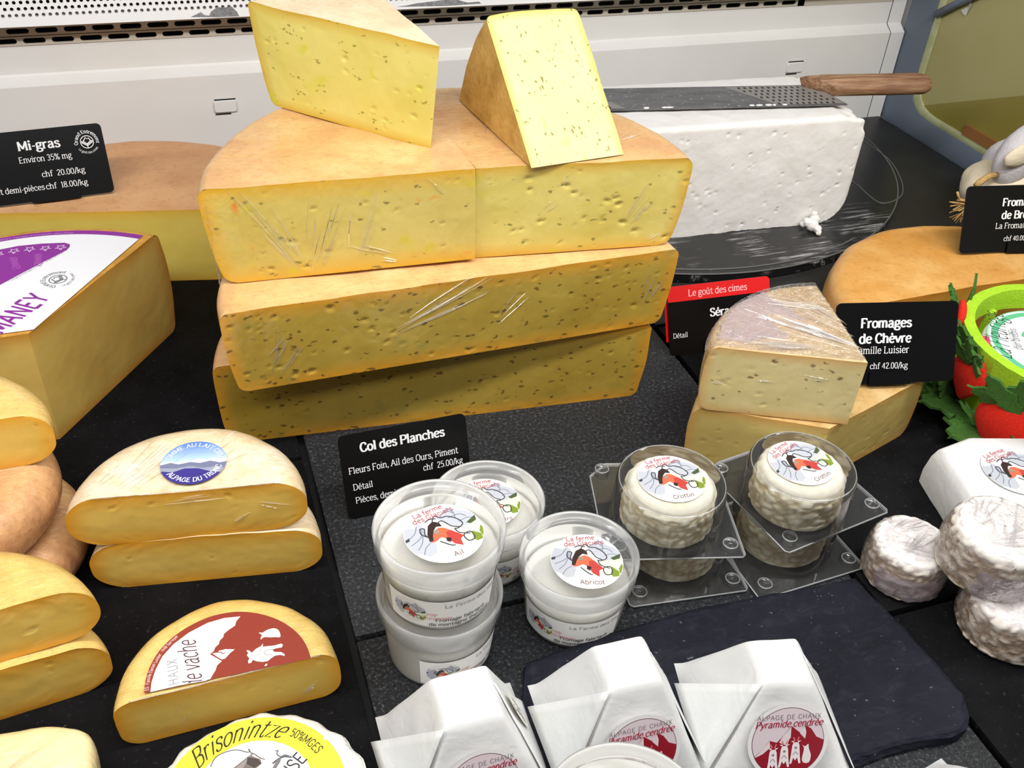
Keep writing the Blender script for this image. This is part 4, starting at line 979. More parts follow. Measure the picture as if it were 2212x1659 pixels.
tomme_half('film-wrapped tomme half beside the yellow cream cheese', (-.1455, .3730), R_(7), .0395, .0625, .0385, .0085, M_RIND_TOMME2, 33, .0145)
tomme_half('tomme half at the bottom of the pair beside the yellow cream cheese', (-.1470, .3685), R_(6.5), 0, .0630, .0385, .0080, M_RIND_TOMME2, 34, .0145)
# --- pale soft cheese in film in the front corner
c = thing('soft_cheese', 'pale cream block of soft cheese wrapped in shiny film', 'cheese', (-.1440, .3040, 0), R_(-4))
nu, nv = 72, 36; V = []
for i in range(nu):
    a = 2*PI*i/nu
    for j in range(nv):
        b_ = -PI/2+PI*j/(nv-1); sg = lambda q, e: math.copysign(abs(q)**e, q)
        x, y, z = .0545*sg(math.cos(b_), .35)*sg(math.cos(a), .45), .0425*sg(math.cos(b_), .35)*sg(math.sin(a), .45), .0180+.0178*sg(math.sin(b_), .45)
        k = 1+.025*fbm((x, y, z), 45, 2); V.append((x*k, y*k, .0003+(z*k if z > .01 else z)+(.0012*fbm((x, y, 0), 60, 5) if z > .02 else 0)))
mesh('block', V, gridfaces(nu, nv, wrap=True), M_BUTTER, c)
folds(c, lambda u, v, w: (u, v, .0370+w), [(-.02, -.02, .03, .02, 8, .02), (.0, .0, .04, .03, 6, .015), (.01, -.03, .035, .0, 6, .015)], 41)
# --- round white cheese with the yellow ring label
BR_O = (-.0152, .2665); BR_H = .030
c = thing('round_cheese', 'round white-rinded cheese with a yellow ring label', 'cheese', (*BR_O, 0))
prof = [(.0, 0), (.045, 0)]+[(.0495+.0065*math.cos(a), .0075+.0075*math.sin(a)) for a in np.linspace(-PI/2, 0, 6)]+[(.0555+.001*math.cos(a), .022+.008*math.sin(a)*.0) for a in (0,)]+[(.0475+.0085*math.cos(a), .0215+.0085*math.sin(a)) for a in np.linspace(0, PI/2, 8)]+[(.03, .0302), (.0005, .0303)]
V, Fc = lathe(prof, 110); V2 = []
for x, y, z in V:
    r = math.hypot(x, y); an = math.atan2(y, x); k = 1+(.012*math.sin(an*23+1)+.02*nz((x, y, z), 70, 4)) if r > .03 else 1
    V2.append((x*k, y*k, z+(.0012*nz((x, y, z), 90, 7) if z > .02 and r > .042 else 0)))
mesh('rind', V2, Fc, M_BLOOM, c)
lab = Print(); YEL = lin(244, 226, 60); LX, LY = -.001, .0055
lab.disc(LX, LY, .0450, YEL, 64); lab.up(); lab.disc(LX, LY+.002, .0295, lin(240, 238, 236), 56); lab.up()
lab.text('Brisonintze', 0, 0, .0100, lin(40, 34, 22), align='c', serif=False, weight=.85, thin=.42, slant=.45, arc=(LX, LY, .0335, R_(98), True), sx=.64)
lab.text('50%MGES', 0, 0, .0046, lin(62, 56, 20), align='c', serif=False, weight=1.0, thin=.9, arc=(LX, LY, .0362, R_(39), True), sx=.66)
q = px_on(BR_H, BR_O, 0)
Z5 = lambda x, y: q(340+x/4.254, 1520+y/4.254)
lab.curve([Z5(*p) for p in [(490, 590), (540, 500), (640, 450), (740, 435), (830, 455), (850, 440), (838, 425), (862, 460), (900, 475), (940, 505), (990, 520)]], .0005, lin(90, 84, 82))
lab.poly([Z5(*p) for p in [(700, 600), (790, 530), (885, 455), (870, 490), (950, 520), (960, 560), (900, 610), (880, 680), (640, 680)]], lin(118, 106, 100)); lab.up()
lab.poly([Z5(*p) for p in [(830, 500), (930, 520), (955, 560), (890, 600), (820, 560)]], lin(74, 62, 58)); lab.poly([Z5(*p) for p in [(720, 600), (800, 535), (875, 470), (790, 600), (700, 680)]], lin(150, 140, 134))
lab.curve([Z5(*p) for p in [(1085, 445), (1110, 440), (1100, 470), (1130, 495), (1180, 480), (1240, 505)]], .0007, lin(120, 120, 124)); lab.poly([Z5(*p) for p in [(1095, 530), (1140, 505), (1130, 545), (1100, 590), (1080, 640), (1060, 600)]], lin(120, 116, 116)); lab.curve([Z5(*p) for p in [(1060, 560), (1110, 520), (1170, 495), (1230, 500)]], .0009, lin(84, 82, 84))
pa, pb = Z5(1275, 605), Z5(1375, 500); lab.text('USE', *Z5(1385, 510), .0068, lin(50, 48, 50), ang=math.atan2(pb[1]-pa[1], pb[0]-pa[0]), align='r', serif=False, weight=.9, thin=.85, sx=.85)
lb = lab.build('ring_label', plane_fn((0, 0, BR_H+.0006)), c, maxlen=.01); lb['label'] = 'yellow and white ring label'

# --- goat cheese pair on the right of the counter
GT = np.array((.4020, .4170)); GH = .0555
Og = solve_O((0, 0), .112, R_(17), .094, R_(150), .105)
c = cheese('cheese_wedge', 'unwrapped goat cheese wedge with brown edge lying under the film-wrapped one', 'cheese', GT+Og, 0, 0)
piece(c, .105, GH, tuple(-Og), 17, 150, M_RIND_GOAT2, M_PASTE_GOAT2, .007, .003, (30, .0006, .0016), 41, amp=.0008)
GT2 = np.array((.4160, .4165)); Og = np.array((0., 0.)); GR = .1050
c = cheese('cheese_wedge', 'film-wrapped goat cheese wedge with small eyes on top of another wedge', 'cheese', GT2+Og, 0, GH+.0012)
ro, po = piece(c, GR, .0540, (0, 0), 77, 155, M_RIND_GOAT, M_PASTE_GOAT, .007, .003, (70, .0005, .0017), 42, amp=.0006)
# cling film drawn over its top and gathered along the rind
th = np.linspace(R_(77), R_(155), 46); V = []; rad = np.linspace(.03, 1.005, 40)
for a in th:
    L = raylen((0, 0), a, GR)
    for s in rad:
        x, y = -Og[0]+math.cos(a)*L*s, -Og[1]+math.sin(a)*L*s
        k = max(0, (a-R_(112))/R_(44)); V.append((x, y, .0548+.0006*abs(fbm((x, y, 0), 140, 2))+k*.0022*abs(fbm((x, y, 0), 260, 5))-(.004 if s > .98 else 0)))
mesh('cling_film', V, gridfaces(46, 40), M_FILMCLEAR, c)
folds(c, lambda u, v, w: (u, v, .0562+w), [(.004, .012, -.045, .072, 26, .012), (.010, .030, -.010, .085, 12, .012), (-.070, .040, -.040, .052, 8, .006), (-.085, .045, -.060, .060, 8, .006), (-.02, .02, -.08, .045, 14, .008), (.012, .06, -.03, .09, 10, .010)], 77, .0013, .0007)
folds(c, face_fn(155, -1), [(.055, .030, .070, .033, 3, .003), (.09, .025, .102, .026, 2, .002), (.02, .036, .045, .040, 3, .004)], 78)
V = []
a_s = np.linspace(R_(104), R_(150), 50)
for a in a_s:
    L = raylen((0, 0), a, GR)
    for j, s in enumerate(np.linspace(.52+.22*math.sin((a-R_(104))*6)**2, 1.03, 20)):
        x, y = -Og[0]+math.cos(a)*L*s, -Og[1]+math.sin(a)*L*s
        z = .0556+.0034*abs(fbm((x, y, 0), 230, 8, 4)) if s < .95 else .0556-.012*(s-.95)/.08+.003*fbm((x, y, 0), 300, 9)
        V.append((x, y, z))
mesh('gathered_film', V, gridfaces(50, 20), M_FILMBUNCH, c)
# --- golden wheel
GO = np.array((.6480, .5215)); GZ = .0600
c = cheese('cheese_piece', 'golden smooth-rinded part wheel behind the green felt basket', 'cheese', GO, 0, 0)
piece(c, .1420, GZ, (0, .0270), -1.5, 181.5, M_RIND_GOLD, M_PASTE_GOLD, .010, .006, (0, 0, 0), 51, cell=.003, amp=.0010)
# film hanging off the left side of the chilli quarter
V = []
for i, z in enumerate(np.linspace(.0005, .060, 26)):
    for j, a in enumerate(np.linspace(R_(168), R_(180.5), 10)):
        r = .1735+.0035*abs(fbm((a*3, z, 0), 160, 3)); V.append((r*math.cos(a), r*math.sin(a), z+.003*nz((a*5, z, 1), 90, 2)))
mesh('gathered_film', V, gridfaces(26, 10), M_FILMBUNCH, CQ)
# ================================================================== fresh block cheese, its board and the knife
BC = np.array((.530, .995)); BRr = .3035; BT = .0095
b = thing('serving_board', 'round black serving board with grooves under the white block cheese', 'board', (BC[0], .86, 0))
dy = BC[1]-.86
al = math.asin((1.033-BC[1])/BRr)
outl = [(BRr*math.cos(a), dy+BRr*math.sin(a)) for a in np.linspace(-PI-al, al, 120)]
bm = bmesh.new()
vs0 = [bm.verts.new((x, y, .0012)) for x, y in outl]; fc = bm.faces.new(vs0)
ex_ = bmesh.ops.extrude_face_region(bm, geom=[fc]); top = [g for g in ex_['geom'] if isinstance(g, bmesh.types.BMVert)]
for v in top: v.co.z = BT
bmesh.ops.recalc_face_normals(bm, faces=bm.faces)
bmesh.ops.bevel(bm, geom=[e for e in bm.edges if all(abs(v.co.z-BT) < 1e-6 for v in e.verts)], offset=.0012, segments=2, affect='EDGES')
bmobj('board', bm, M_BOARD, b, False)
rimp = [((BRr-.0008)*math.cos(a), dy+(BRr-.0008)*math.sin(a), BT+.0001) for a in np.linspace(-PI-al*.7, al*.7, 140)]
mesh('rim_line', *tube(rimp, .0009, 6), M_GROOVE, b)
rimp = [((BRr-.010)*math.cos(a), dy+(BRr-.010)*math.sin(a), BT+.0000) for a in np.linspace(-PI*.80, -PI*.36, 70)]
mesh('rim_line', *tube(rimp, .0009, 6), M_GROOVE, b)
gp = crom([(p[0]-BC[0], p[1]-.86, BT) for p in [onz(px, py, BT) for px, py in [(1840, 292), (1870, 308), (1920, 345), (1945, 385), (1950, 415), (1935, 432), (1905, 439), (1880, 425), (1855, 402), (1830, 385)]]], 6)
gp = [(g[0], g[1], BT) for g in gp] if len(gp[0]) == 2 else gp
mesh('groove', *tube([(g[0], g[1], BT+.0000) for g in gp], .0008, 6), M_GROOVE, b)

SX0, SX1, SY0, SY1, SZ0, SZ1 = .385, .668, .772, .893, BT+.0002, .1285
bx = thing('block_cheese', 'crumbly white block of whey cheese on the black board', 'cheese', ((SX0+SX1)/2, (SY0+SY1)/2, SZ0), R_(-2.6))
def brick_surface():
    Lx, Ly, Lz = SX1-SX0, SY1-SY0, SZ1-SZ0; V = []; Fc = []; cl = .0022; rr = .010
    rnd = random.Random(12); pits = [(rnd.uniform(-Lx/2, Lx/2), rnd.uniform(.006, Lz-.008), rnd.uniform(.0008, .0024), rnd.uniform(.0006, .0014), rnd.uniform(-1, 1)) for _ in range(70)]
    PA = np.array(pits)
    def face(fn, nu, nv, flip=False):
        off = len(V)
        for u in np.linspace(0, 1, nu):
            for v in np.linspace(0, 1, nv): V.append(fn(u, v))
        Fc.extend(gridfaces(nu, nv, off=off, flip=flip))
    def soft(p):
        x, y, z = p
        # rounded corners: pull towards an inner box
        ax, ay, az = Lx/2, Ly/2, Lz
        r = rr
        cx = min(max(x, -ax+r), ax-r); cy = min(max(y, -ay+r*.6), ay-r*.6); rb = .030 if x > 0 else r
        cz = min(max(z, 0.0), az-r*.5)
        d = Vector((x-cx, y-cy, z-cz))
        q = Vector((x, y, z))
        if d.length > 1e-6:
            m = max(abs(d.x)/r if d.x else 0, abs(d.y)/(r*.6) if d.y else 0, abs(d.z)/(r*.5) if d.z else 0)
            l2 = math.sqrt((d.x/r)**2+(d.y/(r*.6))**2+(d.z/(r*.5))**2)
            if l2 > 1e-6: q = Vector((cx, cy, cz))+d*(m/l2)
        # lower right corner rounded off, as moulded
        if q.x > ax-.034 and q.z < .040:
            dx, dz = (q.x-(ax-.034))/.034, (.040-q.z)/.040; l = math.hypot(dx, dz)
            if l > 1: q.x = ax-.034+.034*dx/l; q.z = .040-.040*dz/l
        # broken upper right corner
        k = (q.x-(ax-.030))/.030+(q.z-(az-.022))/.022
        if k > .9: q += Vector((-.012, 0, -.007))*min(1, (k-.9))*(.7+.5*nz(q, 90, 3))
        n = .0012*fbm(q, 40, 4)+.00025*fbm(q, 160, 6)
        ctr = Vector((0, 0, Lz/2)); dirn = Vector((q.x/ax, q.y/ay, (q.z-Lz/2)/(Lz/2))); dirn = Vector((dirn.x**5, dirn.y**5, dirn.z**5)); dirn.normalize() if dirn.length > 0 else None
        q = q+dirn*n
        if q.z < .012 and q.y < 0: q.y += .0030*max(0, fbm((q.x, 0, 0), 130, 9))*(1-q.z/.012)
        return q
    def front(u, v):
        x, z = -Lx/2+u*Lx, v*Lz
        du = np.abs(PA[:, 0]-x); dv = np.abs(PA[:, 1]-z); d = 0
        for p in PA[(du < .006) & (dv < .006)]:
            c, s = math.cos(p[4]), math.sin(p[4]); a = ((x-p[0])*c+(z-p[1])*s)/p[2]; bq = (-(x-p[0])*s+(z-p[1])*c)/p[3]; q = a*a+bq*bq
            if q < 1.3: d = max(d, .0030*math.exp(-q*1.6))
        P = soft((x, -Ly/2, z)); P.y += d; return tuple(P)
    nx, ny, nzz = int(Lx/.0016), int(Ly/cl), int(Lz/.0016)
    face(front, nx, nzz)
    face(lambda u, v: tuple(soft((Lx/2, -Ly/2+u*Ly, v*Lz))), ny, nzz)
    face(lambda u, v: tuple(soft((-Lx/2+u*Lx, -Ly/2+v*Ly, Lz))), nx, ny)
    face(lambda u, v: tuple(soft((-Lx/2+u*Lx, Ly/2, v*Lz))), nx//3, nzz//3, True)
    face(lambda u, v: tuple(soft((-Lx/2, -Ly/2+u*Ly, v*Lz))), ny//3, nzz//3, True)
    return V, Fc
mesh('block', *brick_surface(), M_SERAC, bx)
cr = onz(1752, 498, BT); c = thing('cheese_crumb', 'small white crumb fallen on the black board before the block', 'cheese', (cr[0], cr[1], BT))
rnd = random.Random(3); bm = bmesh.new()
for i, (x, y, z, r) in enumerate(((0, 0, .006, .0062), (.004, .004, .011, .0055), (-.004, .004, .008, .0052), (.003, -.006, .0042, .0044), (.001, -.011, .003, .003), (.0035, .006, .0155, .0034), (-.007, .006, .0055, .0035))):
    bmesh.ops.create_icosphere(bm, subdivisions=3, radius=r, matrix=Matrix.Translation((x, y, z)))
for v in bm.verts: v.co += v.normal*(.0016*fbm(v.co, 330, 2)); v.co.z = max(v.co.z, .0002)
bmobj('crumb', bm, M_SERAC, c, True)

# knife resting on the block
KZ = SZ1+.0032
kt, kh = onz(1230, 208, KZ), onz(1790, 196, KZ)
ang = math.atan2(kh[1]-kt[1], kh[0]-kt[0])
kb = onz(1787, 205, KZ)
k = thing('knife', 'broad steel cheese knife with a worn wooden handle lying on the white block', 'knife', (kb[0], kb[1], KZ), ang)
BL = .300; hw_ = .0285
bl = [(-BL, -hw_), (.0085, -hw_), (-.004, hw_*.95), (-.20, hw_), (-BL, hw_)]
mesh('blade', *prism(bl, -.0004, .0008), M_STEEL, k, smooth=False)
def lz(P, name, z=.0009):
    V = [(x, y, z) for x, y in P]; return mesh(name, V, [tuple(range(len(V)))], M_STEEL_LT, k, smooth=False)
e1 = lz([(-.066, -hw_*.9), (.0065, -hw_*.9), (-.004, hw_*.9), (-.105, hw_*.9)], 'etched_panel'); e2 = lz([(-.285, -hw_*.9), (-.225, -hw_*.9), (-.262, hw_*.9), (-.285, hw_*.9)], 'etched_panel')
V = []; Fc = []
for r_ in range(6):
    for i in range(11):
        y = -hw_*.80+r_*.0088; x0 = -.066+(y+hw_)/(2*hw_)*-.038+.006; x = x0+i*.0066+(.0033 if r_ % 2 else 0)
        if x > .003-(y+hw_)*.2: continue
        o = len(V); V += [(x+.0013*math.cos(2*PI*q/8), y+.0027*math.sin(2*PI*q/8), .0011) for q in range(8)]; Fc.append(tuple(range(o, o+8)))
mesh('dimples', V, Fc, M_STEEL_DK, e1, smooth=False)
V = []; Fc = []
for r_ in range(5):
    for i in range(8):
        y = -hw_*.8+r_*.0088; x = -.281+i*.0066+(.0033 if r_ % 2 else 0)
        if x > -.232-(y+hw_)*.6: continue
        o = len(V); V += [(x+.0013*math.cos(2*PI*q/8), y+.0027*math.sin(2*PI*q/8), .0011) for q in range(8)]; Fc.append(tuple(range(o, o+8)))
mesh('dimples', V, Fc, M_STEEL_DK, e2, smooth=False)
# handle: squared oval with rounded butt
HL = .128; nu = 40; V = []; nv = 20
for i in range(nu):
    t_ = i/(nu-1); x = -.006+HL*t_
    w = .0150; hh = .0105
    if t_ > .90: s_ = math.sqrt(max(0, 1-((t_-.90)/.10)**2)); w *= .35+.65*s_; hh *= .35+.65*s_
    if t_ < .08: w *= .80+.20*(t_/.08); hh *= .85+.15*(t_/.08)
    for j in range(nv):
        a = 2*PI*j/nv; ca, sa = math.cos(a), math.sin(a); rr = (abs(ca)**3.2+abs(sa)**3.2)**(-1/3.2)
        wob = 1+.03*nz((x*30, ca, sa), 2.0, 4)+(.10*nz((x*200, ca*2, sa*2), 2.0, 5) if t_ < .06 else 0)
        V.append((x+(-.010*(sa if sa > 0 else 0) if t_ < .03 else 0)-.014*(ca)*(1-t_)**6, .012+w*ca*wob, .0055+hh*sa*wob))
Fc = [(i*nv+j, ((i+1))*nv+j, (i+1)*nv+(j+1) % nv, i*nv+(j+1) % nv) for i in range(nu-1) for j in range(nv)]
Fc += [tuple(range(nv)), tuple((nu-1)*nv+j for j in range(nv))[::-1]]
mesh('handle', V, Fc, M_HANDLE, k, smooth=True, angle=60)
rnd = random.Random(8)
for i in range(9):
    x = rnd.uniform(-.22, -.05); bm = bmesh.new(); bmesh.ops.create_icosphere(bm, subdivisions=2, radius=1)
    sx_, sy_ = rnd.uniform(.0015, .005), rnd.uniform(.001, .0022)
    for v in bm.verts: v.co = Vector((v.co.x*sx_, v.co.y*sy_, v.co.z*.0008))+v.co*.0004*nz(v.co, 3, i)
    for v in bm.verts: v.co += Vector((x, -hw_*.93+rnd.uniform(0, .0002), .0012))
    bmobj('cheese_smear', bm, M_SERAC, k, True)

# ================================================================== price cards
def price_card(label, x, y, z, rz, leanA, w, h, pr, group=None, clip=True, red=None, z_foot=None):
    c = thing('price_card', label, 'price card', (x, y, z), R_(rz), group); l = R_(leanA); z0 = .0006
    fn = lambda u, v, q: (u, v*math.sin(l)-q*math.cos(l), z0+v*math.cos(l)+q*math.sin(l))
    outl = rrect(w, h, .0042, 5, -w/2, 0); n = len(outl)
    V = [fn(u, v, 0) for u, v in outl]+[fn(u, v, -.0009) for u, v in outl]
    Fc = [tuple(range(n)), tuple(range(n, 2*n))[::-1]]+[(i, n+i, n+(i+1) % n, (i+1) % n) for i in range(n)]
    cd = mesh('card', V, Fc, M_CARD, c, smooth=False)
    pr.build('lettering', fn, cd)
    # clip stand
    hw2 = w*.17; off = w*clip if not isinstance(clip, bool) else 0
    if clip is not False:
        fz = -.0005
        o = (-.0035, -.0008)
        V, Fc = [], []
        for (v0, v1, q0, q1) in ((-.0010, .0085, .0004, .0016), (-.0010, .0120, -.0022, -.0011)):
            P = [fn(off-hw2, v0, q0), fn(off+hw2, v0, q0), fn(off+hw2, v1, q0), fn(off-hw2, v1, q0), fn(off-hw2, v0, q1), fn(off+hw2, v0, q1), fn(off+hw2, v1, q1), fn(off-hw2, v1, q1)]
            b_ = len(V); V += P; Fc += [tuple(b_+i for i in f) for f in [(0, 1, 2, 3), (7, 6, 5, 4), (0, 4, 5, 1), (1, 5, 6, 2), (2, 6, 7, 3), (3, 7, 4, 0)]]
        bv, bf = boxm(off-hw2, off+hw2, -.0012, .026, .0001, .0016); V, Fc = join((V, Fc), (bv, bf))
        mesh('clip_stand', V, Fc, M_CARD, c, smooth=False)
    return c
H = .0605
p = Print(); p.text('Col des Planches', -.001, .0470, .0062, CARDW, align='c', weight=1.75, thin=.95, sx=.93)
p.text('Fleurs Foin, Ail des Ours, Piment', -.0405, .0325, .0046, CARDW, weight=.95, thin=.62, sx=.845)
p.text('chf  25.00/kg', .0400, .0245, .0044, CARDW, align='r', weight=.95, thin=.62, sx=.85)
p.text('Détail', -.0390, .0205, .0044, CARDW, weight=.95, thin=.62, sx=.85); p.text('Pièces, demi-pièces', -.0385, .0108, .0044, CARDW, weight=.95, thin=.62, sx=.85)
price_card('small black price card propped before the tall cheese stack', .1138, .4764, 0, 1.4, 21.9, .090, H, p)
wc = .118
p = Print(); p.text('Mi-gras', .0060, .0440, .0074, CARDW, align='c', weight=1.6, thin=.9); p.text('Environ 35% mg', .0090, .0335, .0050, CARDW, align='c', weight=.95, thin=.62, sx=.88)
p.text('chf  20.00/kg', .0385, .0200, .0048, CARDW, align='r', weight=1.0, thin=.62, sx=.95); p.text('Détail', -.0435, .0170, .0048, CARDW, align='r', weight=1.0, thin=.62, sx=.95)
p.text('Pièces et demi-pièces', .0030, .0093, .0048, CARDW, align='r', weight=1.0, thin=.62, sx=.90); p.text('chf  18.00/kg', .0385, .0093, .0048, CARDW, align='r', weight=1.0, thin=.62, sx=.95)
entremont(p, .0450, .0455, .0108, CARDW)
price_card('black price card standing on the orange half wheel', -.1215, .8617, .0745, 4.3, 21.8, wc, H, p, clip=.09)
p = Print(); p.text('Fromages', -.0085, .0420, .0068, CARDW, align='c', weight=1.75, thin=.95, sx=.98); p.text('de Chèvre', -.0085, .0305, .0068, CARDW, align='c', weight=1.75, thin=.95, sx=.98)
p.text('Famille Luisier', -.0110, .0225, .0052, CARDW, align='c', weight=.95, thin=.62, sx=.92); p.text('chf 42.00/kg', .0105, .0110, .0044, CARDW, align='r', weight=.95, thin=.62, sx=.92)
price_card('black price card standing on the lower goat cheese wedge', .4771, .4470, .0590, -12.0, 27.3, .096, H, p, clip=-.04)
p = Print(); p.text('Fromages', .0, .0420, .0068, CARDW, align='c', weight=1.75, thin=.95, sx=.98); p.text('de Brebis', .0, .0305, .0068, CARDW, align='c', weight=1.75, thin=.95, sx=.98)
p.text('La Fromathèque', .0, .0215, .0052, CARDW, align='c', weight=.95, thin=.62, sx=.92); p.text('chf 40.00/kg', .0160, .0100, .0044, CARDW, align='r', weight=.95, thin=.62, sx=.92)
price_card('black price card standing on the golden cheese', .7165, .5880, .0620, -9.3, 20.8, .115, H, p, clip=.08)
p = Print(); rr = rrect(.098, .0130, .004, 5, -.049, H-.0130); rr = [(x, y) if y > H-.008 else (x, max(y, H-.0130)) for x, y in rr]
ps = [(-.0490, H-.0135), (.0490, H-.0135)]+[(.0450+.0040*math.cos(a), H-.0040+.0040*math.sin(a)) for a in np.linspace(0, PI/2, 5)]+[(-.0450+.0040*math.cos(a), H-.0040+.0040*math.sin(a)) for a in np.linspace(PI/2, PI, 5)]
p.poly(ps, lin(222, 12, 16)); p.up(); p.text('Le goût des cimes', -.0015, H-.0098, .0056, lin(246, 206, 206), align='c', weight=.95, thin=.62, sx=.92)
p.text('Sérac', .002, .0310, .0068, CARDW, align='c', weight=1.75, thin=.95); p.text('Détail', -.0455, .0155, .0042, CARDW, weight=.95, thin=.62, sx=.9)
sc = price_card('black price card with a red top strip behind the goat cheese', .4225, .5920, 0, -2.7, 26.3, .098, H, p)
l_ = R_(26.3); mesh('red_edge', [(u, v*math.sin(l_)+.0022, v*math.cos(l_)) for u, v in ((-.0510, .012), (-.0480, .012), (-.0480, .046), (-.0510, .046))], [(0, 1, 2, 3)], M_CARD_RED, sc, smooth=False)

# ================================================================== tubs of fresh cheese
FERME = {}
def ferme_art(pr, R, bottom, tri=True, ang=0.0, cx=0.0, cy=0.0, mini=False):
    ca, sa = math.cos(ang)*R, math.sin(ang)*R
    f = lambda x, y: (cx+x*ca-y*sa, cy+x*sa+y*ca)
    g = lambda P: [f(*p) for p in P]
    MT, MT2, LN, OR, RD, BR, GN, GN2 = lin(184, 187, 195), lin(120, 126, 142), lin(60, 62, 70), lin(208, 104, 72), lin(184, 62, 56), lin(46, 28, 26), lin(120, 140, 44), lin(70, 84, 48)
    pr.disc(cx, cy, R, lin(228, 227, 224), 48); pr.up(); old = pr.clip; pr.clip = None; pr.clip_circle(cx, cy, R*.985, 40)
    pr.poly(g([(-1, .18), (-.86, .5), (-.62, .42), (-.5, .55), (-.36, .30), (-.42, .02), (-.30, -.22), (-.42, -.56), (-.62, -.60), (-.80, -.42), (-1, -.35)]), MT)
    pr.poly(g([(.0, .55), (.22, .62), (.38, .80), (.60, .60), (.80, .48), (1, .30), (1, .05), (.72, .0), (.48, -.02), (.22, .26)]), MT)
    pr.poly(g([(.30, .02), (.62, .0), (1, .12), (1, -.58), (.62, -.60), (.46, -.48)]), lin(222, 226, 196)); pr.up()
    for s in ([(-.95, .1), (-.7, .22), (-.55, .45)], [(-.9, -.1), (-.6, .05), (-.46, .3)], [(-.8, -.3), (-.62, -.12), (-.52, .1)], [(-.72, -.5), (-.6, -.3), (-.44, -.2)], [(.1, .52), (.35, .66), (.5, .5)], [(.3, .42), (.6, .45), (.75, .3)], [(.5, .2), (.75, .25), (.95, .15)], [(.38, .78), (.5, .55), (.46, .35)]): pr.stroke(g(crom(s, 3)), R*.022, MT2)
    pr.poly(g([(-.98, .12), (-.86, .16), (-.88, .06), (-.98, .04)]), LN); pr.poly(g([(.66, .10), (.96, .26), (.92, .08), (.74, .02)]), GN2 if not mini else LN)
    # chamois: coral body, dark mask
    pr.poly(g([(-.42, -.20), (-.34, .02), (-.22, .14), (-.06, .20), (.06, .16), (.20, .0), (.40, -.26), (.30, -.36), (.28, -.58), (.12, -.46), (.0, -.22), (-.12, -.12), (-.28, -.20)]), OR)
    pr.up(); pr.poly(g([(.06, .0), (.20, .0), (.42, -.28), (.30, -.36), (.28, -.58), (.10, -.44), (.02, -.2)]), RD); pr.up()
    pr.poly(g([(-.44, -.16), (-.40, .10), (-.28, .36), (-.12, .46), (.02, .36), (.04, .22), (-.10, .26), (-.22, .14), (-.30, -.02), (-.34, -.16)]), BR)
    pr.disc(*f(-.16, .08), R*.075, lin(150, 136, 124), 12); pr.poly(g([(-.02, -.18), (.10, -.24), (.04, -.36), (-.04, -.30)]), BR)
    for s in ([(-.50, .34), (-.40, .30), (-.46, .12), (-.40, -.02)], [(-.50, .34), (-.54, .16), (-.40, -.02)], [(-.12, .46), (.0, .62), (.12, .5), (.30, .48), (.5, .30), (.56, .10), (.40, .0), (.30, .02)], [(-.06, .30), (.10, .40), (.26, .14), (.44, .02)], [(.30, .02), (.36, -.16), (.60, -.28)], [(.42, -.28), (.62, -.22), (.64, -.46), (.46, -.50), (.42, -.28)], [(-.20, -.24), (.0, -.46), (.10, -.5)], [(-.30, .5), (-.16, .56), (.0, .52)]): pr.stroke(g(crom(s, 3)), R*.030, LN)
    pr.poly(g([(.60, -.50), (.66, -.22), (.84, -.40), (.82, -.56), (.66, -.58)]), GN); pr.poly(g([(.86, -.54), (.84, -.30), (.94, -.12), (1, -.30), (.94, -.5)]), GN)
    pr.clip = old
    RDT = lin(176, 66, 76)
    pr.up()
    if not mini:
        pr.text('La ferme', *f(-.10, .76), R*.15, RDT, ang=ang+.10, align='c', serif=False, weight=.8, thin=.7)
        pr.text('des Glaciers', *f(-.02, .58), R*.15, RDT, ang=ang+.08, align='c', serif=False, weight=.8, thin=.7)
        pr.text(bottom, *f(.06, -.84), R*.15, lin(130, 90, 88), ang=ang, align='c', serif=False, weight=.8, thin=.7)
POT_H = .0525
